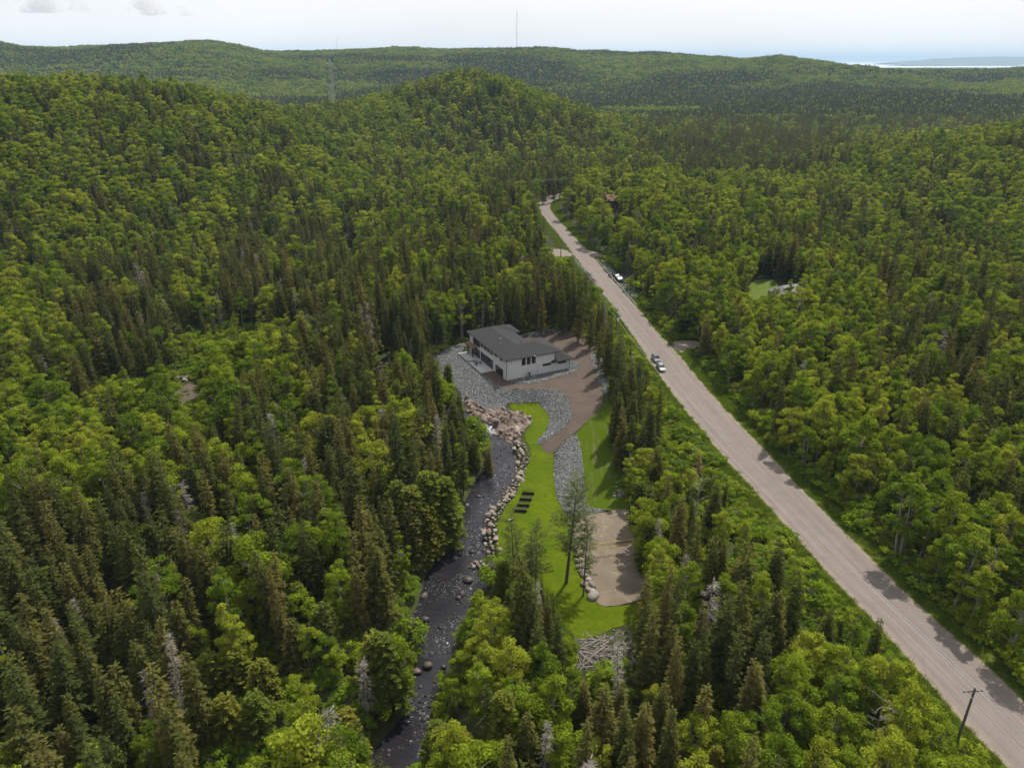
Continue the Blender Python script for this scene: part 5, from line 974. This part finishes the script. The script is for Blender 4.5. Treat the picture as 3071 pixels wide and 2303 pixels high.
# dark stand of tall spruces behind the house
for px, py, h in ((1545, 815, 19), (1580, 800, 20), (1612, 790, 20), (1640, 800, 20), (1668, 808, 19), (1700, 795, 20), (1725, 815, 19), (1752, 830, 18), (1655, 770, 20), (1605, 840, 17), (1690, 850, 17), (1740, 870, 17), (1775, 905, 15), (1518, 840, 17), (1500, 880, 15), (1630, 870, 15)):
    hand('spruce', [(px, py, h, .95)], 0, 0, 1, 1.0)
hand('fork', [(1448, 912, 9, .6), (1478, 925, 8, .5)], 0, 0, 1, 1.2)
hand('cedar', [(1339, 1092, 9, .9)], 0, 0, 1); hand('spruce', [(1380, 1170, 9, .8), (1350, 1190, 9), (1300, 1200, 10), (1250, 1220, 11), (1330, 1270, 10), (1390, 1270, 8), (1420, 1300, 7), (1460, 1335, 6)], 0, 0, 1)
for px in range(1592, 1760, 11): hand(random.choice(['spruce', 'aspen', 'spruce']), [(px + random.uniform(-4, 4), random.uniform(516, 536), random.uniform(14, 16))], 0, 0, 1, 1.0)
# prominent far and middle distance trees
hand('spruce', [(1525, 200, 18, 1.0), (300, 300, 14), (425, 405, 15), (440, 430, 15), (1175, 235, 13), (290, 195, 14), (415, 720, 14, 1.2), (330, 850, 15, 1.2), (290, 820, 15), (240, 1020, 11), (560, 750, 16), (680, 740, 16)], 0, 0, 1)
hand('snag', [(420, 810, 14, 1.2), (540, 880, 8)], 0, 0, 1)
hand('aspen', [(540, 740, 13, 1.15), (590, 760, 13), (620, 810, 12), (420, 790, 11), (150, 900, 12), (60, 890, 12), (30, 1040, 10)], 0, 0, 1)
KV = {'spruce': 11, 'cedar': 3, 'pine': 3, 'aspen': 9, 'shrub': 4, 'snag': 3, 'fork': 2, 'redsnag': 1}
hx = np.array([t[1] for t in HAND]); hy = np.array([t[2] for t in HAND])
for k, x, y, z, h, wf in HAND:
    pv = PR[k]; v = min(range(len(pv)), key=lambda i: abs(pv[i].h - h) + random.random() * 2.5); trees.append((k, v, x, y, z, h, wf, True))
def jitter(y0, y1, step, spread=.76, pad=18):
    ys_ = np.arange(y0, y1, step); out = []
    for yy in ys_: w_ = spread * yy + pad; xs_ = np.arange(-w_, w_, step); out.append(np.stack([xs_ + rng.uniform(-.5, .5, len(xs_)) * step * .95, yy + rng.uniform(-.5, .5, len(xs_)) * step * .95], 1))
    return np.vstack(out)
C_ = jitter(44, 330, 3.7); X, Y = C_.T; k = ~blocked(X, Y); X, Y = X[k], Y[k]
near_h = np.array([np.min(np.hypot(hx - a, hy - b)) for a, b in zip(X, Y)]); Z = hgt(X, Y); px, py = proj(X, Y, Z + 11); sp_ = cell(px, py); u_ = rng.random(len(X)); u2 = rng.random(len(X)); pat = vnoise(X / 14, Y / 14, 33)
roadd = np.minimum(edge_dist(RL[::4], X, Y, False), edge_dist(RR[::4], X, Y, False))
for i in range(len(X)):
    s = sp_[i]; kind = None
    ps = {'S': .88, 'M': .5, 'B': .16, 'U': .12}[s]; ps = np.clip(ps + (pat[i] - .5) * .7, .03, .97)
    if s == 'U': kind = 'shrub' if u_[i] < .74 else ('spruce' if u_[i] < .82 else ('cedar' if u_[i] < .92 else 'aspen'))
    else: kind = 'spruce' if u_[i] < ps else 'aspen'
    if kind == 'spruce' and u2[i] < .05: kind = 'snag'
    elif kind == 'spruce' and u2[i] < .10 and Y[i] < 150: kind = 'cedar'
    if kind != 'shrub' and near_h[i] < 2.3: kind = 'shrub'
    if roadd[i] < 8.0 and X[i] > 60 - .12 * (Y[i] - 60) and u2[i] < .42: kind = 'shrub'
    if roadd[i] < 5.0 and kind != 'shrub' and X[i] < 60 and u2[i] < .8: kind = 'shrub'
    h = {'spruce': rng.normal(15, 3), 'aspen': rng.normal(13, 2.2), 'shrub': rng.uniform(1.4, 4.2), 'snag': rng.normal(12, 2), 'cedar': rng.normal(8, 2)}[kind]
    if s == 'U' and kind != 'shrub': h *= .5
    h = float(np.clip(h, 1.2, 21)); r_ = {'spruce': .14, 'aspen': .2, 'shrub': .55, 'snag': .12, 'cedar': .22}[kind] * h
    for att in range(4):
        if not cov1(X[i], Y[i], Z[i], h, r_): break
        h *= .55; r_ *= .6; kind = 'shrub' if h < 5 else kind
    else: continue
    if kind == 'shrub': h = min(h, 4.5)
    if kind == 'shrub' and roadd[i] < 8.0 and X[i] > 60 - .12 * (Y[i] - 60):
        h2 = float(rng.uniform(3, 5.5)); h = h if cov1(X[i], Y[i], Z[i], h2, 2.0) else h2
    trees.append((kind, int(rng.integers(KV[kind])), X[i], Y[i], Z[i], h, float(rng.uniform(.7, 1.0) if kind == 'spruce' else rng.uniform(.85, 1.2)), False))
# ------------------------------------------------------------------ trees: objects for the ones that show largest, one mass for the rest
NAMES = {'spruce': ('spruce_tree', 'tree'), 'aspen': ('aspen_tree', 'tree'), 'cedar': ('cedar_tree', 'tree'), 'pine': ('pine_tree', 'tree'), 'shrub': ('shrub', 'shrub'), 'snag': ('dead_spruce', 'dead tree'), 'fork': ('bare_tree', 'dead tree'), 'redsnag': ('dead_spruce', 'dead tree')}
def zone(x, y, px, py):
    xr = np.interp(y, rc[:150, 1], rc[:150, 0]) if y < 205 else -20; xroad = np.interp(y, RL[:, 1], RL[:, 0])
    if x > xroad + 3: side = 'right of the road'
    elif y > 205: side = 'behind the house' if x > -45 else 'on the left slope'
    elif x < xr: side = 'left of the river'
    elif y < 92: side = 'between river and road'
    else: side = 'between lawn and road'
    for nm, lx, ly, lr in (('by the sand court', 1840, 1680, 170), ('by the brush pile', 1830, 1990, 150), ('by the round pool', 1470, 1730, 130), ('by the falls', 1440, 1280, 130), ('by the parked cars', 1980, 1090, 130), ('by the guard rails', 1820, 850, 130), ('by the near utility pole', 2880, 2200, 220), ('by the small clearing', 550, 1160, 170), ('by the gravel pad', 1720, 1000, 130), ('by the mown yard', 2300, 880, 150), ('by the stone bank', 1340, 1100, 120), ('by the side driveway', 2060, 1040, 120)):
        if math.hypot(px - lx, py - ly) < lr: return side + ' ' + nm
    v = 'bottom' if py > 1900 else ('lower' if py > 1400 else ('middle' if py > 950 else 'upper')); h_ = 'left edge' if px < 350 else ('far left' if px < 750 else ('centre left' if px < 1200 else ('centre' if px < 1900 else ('centre right' if px < 2400 else ('far right' if px < 2800 else 'right edge')))))
    return '%s at the %s %s' % (side, v, h_)
LOOK = {'spruce': ('full dark spruce', 'ragged spruce', 'gappy dark spruce', 'narrow spruce', 'broad spruce', 'sparse spruce', 'low branched spruce', 'high crowned spruce', 'thin spruce', 'slender spruce', 'straggly spruce'), 'aspen': ('round light green birch', 'leafy birch', 'high crowned birch', 'twin stemmed birch', 'slim birch', 'bushy birch', 'flat topped birch', 'thin stemmed birch', 'open birch'), 'cedar': ('broad cedar', 'conical cedar', 'low cedar'), 'pine': ('thin crowned pine', 'slim pine', 'open pine'), 'shrub': ('bushy shrub', 'upright green shrub', 'low shrub', 'large leafy shrub'), 'snag': ('dead grey spruce', 'short dead grey spruce', 'tall dead grey spruce'), 'fork': ('bare leafless tree', 'bare forked tree'), 'redsnag': ('rusty red dead spruce',)}
scr = []
for i, (k, v, x, y, z, h, wf, hd) in enumerate(trees):
    pxa, pya = proj(x, y, z + h * .6); d = math.sqrt(x * x + y * y + (CAMZ - z) ** 2); inn = -20 < pxa < IW + 20 and 0 < pya < IH + 60; scr.append((-(h / d) * (1.6 if hd else 1) if inn else 0))
order = sorted(range(len(trees)), key=lambda i: scr[i]); cnt = {}; single = []; rest = []
for i in order:
    k = NAMES[trees[i][0]][0]
    if scr[i] < 0 and cnt.get(k, 0) < 298: cnt[k] = cnt.get(k, 0) + 1; single.append(i)
    else: rest.append(i)
labs = {}
for i in single:
    k, v, x, y, z, h, wf, hd = trees[i]; pxa, pya = proj(x, y, z + h * .6); b1, b2 = (15, 18) if k in ('spruce', 'pine') else ((2, 3.2) if k == 'shrub' else (10, 14)); size = 'tall ' if h > b2 else ('small ' if h < b1 else 'mid sized ')
    lw = LOOK[k][v]
    if k == 'shrub' or 'tall' in lw or 'short' in lw or 'low ' in lw or 'large' in lw: size = ''
    labs.setdefault(size + lw + ' ' + zone(x, y, pxa, pya), []).append((pxa, i))
LAB = {}
for lab, q in labs.items():
    q.sort(); n = len(q); wds = len(lab.split())
    for j, (pxa, i) in enumerate(q):
        if n == 1 or wds > 14: LAB[i] = (lab, None if n == 1 else lab)
        elif j == 0: LAB[i] = (lab + ', leftmost', None)
        elif j == n - 1: LAB[i] = (lab + ', rightmost', None)
        elif n == 3: LAB[i] = (lab + ', middle one', None)
        else: LAB[i] = (lab + ', inner ones', lab + ', inner ones')
for i in single:
    k, v, x, y, z, h, wf, hd = trees[i]; p = PR[k][v]; nm, cat = NAMES[k]; sz = h / p.h; lab, grp = LAB[i]
    o = bpy.data.objects.new(nm, None); o.empty_display_size = .3; o.location = (x, y, z - .05); o.rotation_euler = (float(rng.normal(0, .03)), float(rng.normal(0, .03)), float(rng.uniform(0, 6.28))); o.scale = (sz * wf, sz * wf, sz); COL.objects.link(o); tag(o, lab, cat, grp or (nm.replace('_', ' ') + 's around the property'))
    for part_, me in (('trunk', p.trunk), ('crown', p.crown)):
        c = bpy.data.objects.new(part_, me); COL.objects.link(c); c.parent = o
def gn_group(coll):
    ng = bpy.data.node_groups.new('scatter_' + coll.name, 'GeometryNodeTree'); ng.interface.new_socket('Geometry', in_out='INPUT', socket_type='NodeSocketGeometry'); ng.interface.new_socket('Geometry', in_out='OUTPUT', socket_type='NodeSocketGeometry')
    gi = ng.nodes.new('NodeGroupInput'); go = ng.nodes.new('NodeGroupOutput'); ci = ng.nodes.new('GeometryNodeCollectionInfo'); ci.inputs['Collection'].default_value = coll; ci.inputs['Separate Children'].default_value = True; ci.inputs['Reset Children'].default_value = True
    ip = ng.nodes.new('GeometryNodeInstanceOnPoints'); ip.inputs['Pick Instance'].default_value = True
    def na(nm, t): n = ng.nodes.new('GeometryNodeInputNamedAttribute'); n.data_type = t; n.inputs['Name'].default_value = nm; return n.outputs['Attribute']
    e = ng.nodes.new('FunctionNodeEulerToRotation'); l = ng.links.new; l(na('rot', 'FLOAT_VECTOR'), e.inputs[0]); l(e.outputs[0], ip.inputs['Rotation']); l(na('scl', 'FLOAT_VECTOR'), ip.inputs['Scale']); l(na('idx', 'INT'), ip.inputs['Instance Index'])
    l(gi.outputs[0], ip.inputs['Points']); l(ci.outputs[0], ip.inputs['Instance']); l(ip.outputs[0], go.inputs[0]); return ng
def scatter(name, protos, P, S, idx, label, cat, tilt=.03):
    coll = bpy.data.collections.new(name + '_sources')
    for k, me in enumerate(protos): coll.objects.link(bpy.data.objects.new('source_%02d_%s' % (k, name), me))
    me = bpy.data.meshes.new(name); me.vertices.add(len(P)); me.vertices.foreach_set('co', np.asarray(P, np.float32).ravel()); n = len(P)
    R = np.stack([rng.normal(0, tilt, n), rng.normal(0, tilt, n), rng.uniform(0, 6.28, n)], 1)
    for nm, t, d in (('rot', 'FLOAT_VECTOR', R), ('scl', 'FLOAT_VECTOR', S)): a = me.attributes.new(nm, t, 'POINT'); a.data.foreach_set('vector', np.asarray(d, np.float32).ravel())
    a = me.attributes.new('idx', 'INT', 'POINT'); a.data.foreach_set('value', np.asarray(idx, np.int32)); o = link(bpy.data.objects.new(name, me)); md = o.modifiers.new('scatter', 'NODES'); md.node_group = gn_group(coll); return tag(o, label, cat, None, 'stuff')
def scatter_trees(name, lst, label, cat):
    ks = sorted({t[0] for t in lst}); base = {}; pr = []
    for k in ks: base[k] = len(pr); pr += [p.joint for p in PR[k]]
    S = []; P = []; I_ = []
    for k, v, x, y, z, h, wf, hd in lst: p = PR[k][v]; s = h / p.h; S.append((s * wf, s * wf, s)); P.append((x, y, z - .05)); I_.append(base[k] + v)
    return scatter(name, pr, P, S, I_, label, cat)
scatter_trees('forest', [trees[i] for i in rest], 'mixed spruce and birch forest filling the valley around the house', 'forest')
# undergrowth: low bushes under and between the trees, on the banks and the road sides
C_ = jitter(44, 260, 1.9); X, Y = C_.T; k = ~blocked(X, Y, -.3); X, Y = X[k], Y[k]; Z = hgt(X, Y); rdist = np.minimum(edge_dist(RL[::4], X, Y, False), edge_dist(RR[::4], X, Y, False)); pxg, pyg = proj(X, Y, Z + 1); un = cell(pxg, pyg) == 'U'
kp = (vnoise(X / 6, Y / 6, 71) > .3) | (rdist < 9) | un; X, Y, Z, rdist = X[kp], Y[kp], Z[kp], rdist[kp]; h = rng.uniform(.7, 2.0, len(X)) * np.where(rdist < 2.5, .5, np.where(rdist < 12, 1.25, 1.0)); ok = ~covers(X, Y, Z, h, h * .6, (.9,)); X, Y, Z, h = X[ok], Y[ok], Z[ok], h[ok]; cx, cyl = at(552, 1185, 0); tx = rng.normal(cx, 4.2, 60); ty = rng.normal(cyl, 5.5, 60); X = np.r_[X, tx]; Y = np.r_[Y, ty]; Z = np.r_[Z, hgt(tx, ty)]; h = np.r_[h, rng.uniform(.25, .7, 60)]
idx = rng.integers(0, 4, len(X)); hs = np.array([p.h for p in PR['shrub']])[idx]
S = np.stack([h / hs * 1.5, h / hs * 1.5, h / hs], 1); scatter('undergrowth', [p.joint for p in PR['shrub']], np.stack([X, Y, Z - .05], 1), S, idx, 'low green undergrowth beneath the trees and along the banks', 'undergrowth')
# grass tufts on the verges
g = np.random.default_rng(9); nb_ = 60; Pk = np.stack([g.normal(0, .28, nb_), g.normal(0, .28, nb_), np.zeros(nb_)], 1); Dk = np.stack([g.normal(0, .35, nb_), g.normal(0, .35, nb_), np.ones(nb_)], 1); Vk = kites(Pk, Dk, g.normal(size=(nb_, 3)), g.uniform(.2, .5, nb_), np.full(nb_, .05), .1); tuft = arr_mesh('grass_tuft', Vk, quads(nb_), M['grass'], g.random(nb_))
X = []; Y = []
for E_, s, w_ in ((RL, 1, 4.0), (RR, -1, 5.0)):
    i = rng.integers(0, 246, 7000); o_ = rng.uniform(.0, w_, 7000); Q = np.array(offset(E_, 1.0) - E_); p = E_[i] + Q[i] * (s * o_)[:, None] + rng.normal(0, .6, (7000, 2)); X.append(p[:, 0]); Y.append(p[:, 1])
X = np.concatenate(X); Y = np.concatenate(Y); k = ~inside(road_poly, X, Y)
for P in DRIVEWAYS: k &= ~inside(P, X, Y)
X, Y = X[k], Y[k]; s = rng.uniform(.6, 1.5, len(X)); scatter('verge_grass', [tuft], np.stack([X, Y, hgt(X, Y)], 1), np.stack([s, s, s], 1), np.zeros(len(X)), 'tall green grass along both road edges', 'grass')

# middle distance trees, 330 m to 1.1 km
def visible(X, Y, Zt, nbin=900, tol=.0035):
    u = X / Y; b = np.clip(((u + .85) / 1.7 * nbin).astype(int), 0, nbin - 1); an = (Zt - CAMZ) / np.hypot(X, Y); o = np.argsort(Y); mx = np.full(nbin, -9.0); k = np.zeros(len(X), bool)
    for i in o:
        if an[i] > mx[b[i]] - tol: k[i] = True
        if an[i] > mx[b[i]]: mx[b[i]] = an[i]
    return k
lst = []
for y0_, y1_, st_, sk, ak in ((330, 620, 5.6, 'spruce', 'aspen'), (620, 1120, 5.8, 'spruce_far', 'aspen_far')):
    C_ = jitter(y0_, y1_, st_); X, Y = C_.T; Z = hgt(X, Y); k = ~blocked(X, Y, 1.0); X, Y, Z = X[k], Y[k], Z[k]
    px, py = proj(X, Y, Z + 13); sp_ = cell(px, py); pat = vnoise(X / 30, Y / 30, 35); u_ = rng.random(len(X)); ps = np.select([sp_ == 'S', sp_ == 'M', sp_ == 'B'], [.88, .55, .27], .35) + .35 * ((X > 120) & (Z < 3) & (Y > 560)); isS = u_ < np.clip(ps + (pat - .5) * .8, .04, .95)
    h = np.where(isS, rng.normal(15.5, 3, len(X)), rng.normal(15.5, 2.8, len(X))).clip(6, 23); k = visible(X, Y, Z + h, tol=.012) & ~covers(X, Y, Z, h, 2.5); X, Y, Z, h, isS = X[k], Y[k], Z[k], h[k], isS[k]; w_ = np.where(isS, rng.uniform(.75, 1.05, len(X)), rng.uniform(1.0, 1.35, len(X)))
    lst += [(sk if s else ak, int(rng.integers(len(PR[sk if s else ak]))), x, y, z, hh, float(ww), False) for s, x, y, z, hh, ww in zip(isS, X, Y, Z, h, w_)]
    for x, y, z in zip(X[::60], Y[::60], Z[::60]): lst.append(('snag', int(rng.integers(3)), x + 2, y + 2, z, 14.0, 1.2, False))
scatter_trees('hill_forest', lst, 'spruce and birch forest covering the middle hills', 'forest')
# far forest: patches of many small crowns
def patch(seed, conifer_share, n, size):
    g = np.random.default_rng(seed); V = []; T = []; Mi = []
    for k in range(n):
        x, y = g.uniform(-size, size, 2)
        if g.random() < conifer_share:
            h = g.uniform(10, 17); r = g.uniform(1.3, 2.2)
            for z, rr in ((h * .15, r), (h * .35, r * .8), (h * .55, r * .55)):
                a = g.uniform(0, 6.28)
                for q in range(4): a0, a1 = a + q * 1.571, a + (q + 1) * 1.571; V += [(x + rr * math.cos(a0), y + rr * math.sin(a0), z), (x + rr * math.cos(a1), y + rr * math.sin(a1), z), (x, y, z + h * .45), (x, y, z + h * .45)]; T.append(g.random()); Mi.append(0)
        else:
            h = g.uniform(9, 14); r = g.uniform(1.8, 3.0)
            for q in range(16): d = g.normal(size=3); d /= np.linalg.norm(d); d[2] = abs(d[2]) * .9 - .1; c = np.array([x, y, h - r * 1.2]) + d * r * np.array([1, 1, 1.25]); e1 = np.cross(d, g.normal(size=3)); e1 /= np.linalg.norm(e1); e2 = np.cross(d, e1); w_ = r * .75; V += [c + e1 * w_, c + e2 * w_, c - e1 * w_, c - e2 * w_]; T.append(g.random()); Mi.append(1)
    return arr_mesh('forest_patch', np.array(V), quads(len(T)), [M['spruce'], M['aspen']], T, Mi)
PT = [patch(600 + k, .12, 13, 8.5) for k in range(3)] + [patch(620 + k, .9, 15, 8.5) for k in range(3)] + [patch(640 + k, .5, 14, 8.5) for k in range(2)]
C_ = jitter(1080, 3300, 15.0, .74); X, Y = C_.T; Z = hgt(X, Y); k = visible(X, Y, Z + 14, tol=.005) & ~((np.abs(X + .2275 * Y) < 9 + 5 * vnoise(X / 40, Y / 40, 8)) & (Y < 2480)); X, Y, Z = X[k], Y[k], Z[k]
f1 = fbm(X / 260, Y / 150, 44, 3); ridge_ = (Z > 10); lowv = (Z < 6); kind = np.where(f1 + .10 * (lowv & (Y < 1700)) - .06 * ridge_ + .13 * ((X > 200) & (Z < 12)) > .52, 1, np.where(f1 > .45, 2, 0)); idx = np.select([kind == 0, kind == 1], [rng.integers(0, 3, len(X)), 3 + rng.integers(0, 3, len(X))], 6 + rng.integers(0, 2, len(X)))
s = rng.uniform(.85, 1.15, len(X)); scatter('ridge_forest', PT, np.stack([X, Y, Z - .5], 1), np.stack([s, s, s], 1), idx, 'distant forest covering the far ridge and valley', 'forest', .0)
C_ = jitter(3300, 8600, 38.0, .74); X, Y = C_.T; k = X / Y > .25; X, Y = X[k], Y[k]; Z = hgt(X, Y); k = visible(X, Y, Z + 14, 1400, .0012); X, Y, Z = X[k], Y[k], Z[k]; idx = np.where(fbm(X / 500, Y / 500, 45, 2) > .45, 3, 6) + rng.integers(0, 2, len(X))
scatter('plain_forest', PT, np.stack([X, Y, Z - .5], 1), np.stack([np.full(len(X), 2.6), np.full(len(X), 2.6), np.full(len(X), 1.1)], 1), idx, 'hazy distant forest on the plain towards the lake', 'forest', .0)

# ------------------------------------------------------------------ clouds low over the left ridge
cm = NT('cloud_vapour'); vp = cm.n('ShaderNodeVolumePrincipled', {'Color': (1, 1, 1, 1), 'Density': 0.0022, 'Anisotropy': 0.5}); cm.t.links.new(vp.outputs[0], cm.out.inputs['Volume'])
def cloud(x0, x1, y0, y1, n, seed, label):
    g = np.random.default_rng(seed); R = 13000.0; bm = bmesh.new()
    for k in range(n):
        t = g.uniform(0, 1); pxc = x0 + (x1 - x0) * t; top_ = y1 - (y1 - y0) * (math.sin(math.pi * t) ** .6) * g.uniform(.35, 1); pyc = g.uniform(top_, y1); c = zat(pxc, pyc, R + g.uniform(-150, 150)); rr = g.uniform(.14, .3) * (y1 - y0) / F * R * (1.25 - .6 * abs(t - .5) * 2)
        ret = bmesh.ops.create_icosphere(bm, subdivisions=3, radius=rr, matrix=Matrix.Translation(c))
        for v in ret['verts']: d = Vector(v.co) - Vector(c); v.co = Vector(c) + d * (1 + .35 * (float(fbm(np.array(v.co.x / (rr * .5)), np.array((v.co.z + v.co.y) / (rr * .5)), seed, 3)) - .45)); v.co.z = max(v.co.z, zat(pxc, y1, R)[2] + (v.co.z - c[2]) * .12) if v.co.z < zat(pxc, y1, R)[2] else v.co.z
    me = bpy.data.meshes.new('cloud'); bm.to_mesh(me); bm.free(); me.polygons.foreach_set('use_smooth', [True] * len(me.polygons)); me.materials.append(cm.mat); tag(link(bpy.data.objects.new('cloud', me)), label, 'cloud')
cloud(75, 185, -45, 38, 22, 3, 'grey bottomed cloud puff at the upper left corner'); cloud(190, 270, -10, 34, 14, 4, 'faint small cloud between two larger puffs'); cloud(375, 495, -20, 46, 24, 5, 'cloud puff at the upper left, third from the left edge'); cloud(515, 590, 14, 48, 16, 6, 'small white cloud puff, rightmost of the clouds')
# ------------------------------------------------------------------ the air
hz = MB().box(-61500, 61500, -3500, 71000, -60, 300); hm = NT('pale_haze'); vp = hm.n('ShaderNodeVolumePrincipled', {'Color': (.56, .78, 1.0, 1), 'Density': 5.5e-5, 'Anisotropy': 0.0}); hm.t.links.new(vp.outputs[0], hm.out.inputs['Volume'])
o = hz.build('haze', hm.mat); tag(o, 'thin pale haze lying over the whole valley and lake', 'haze', None, 'stuff')
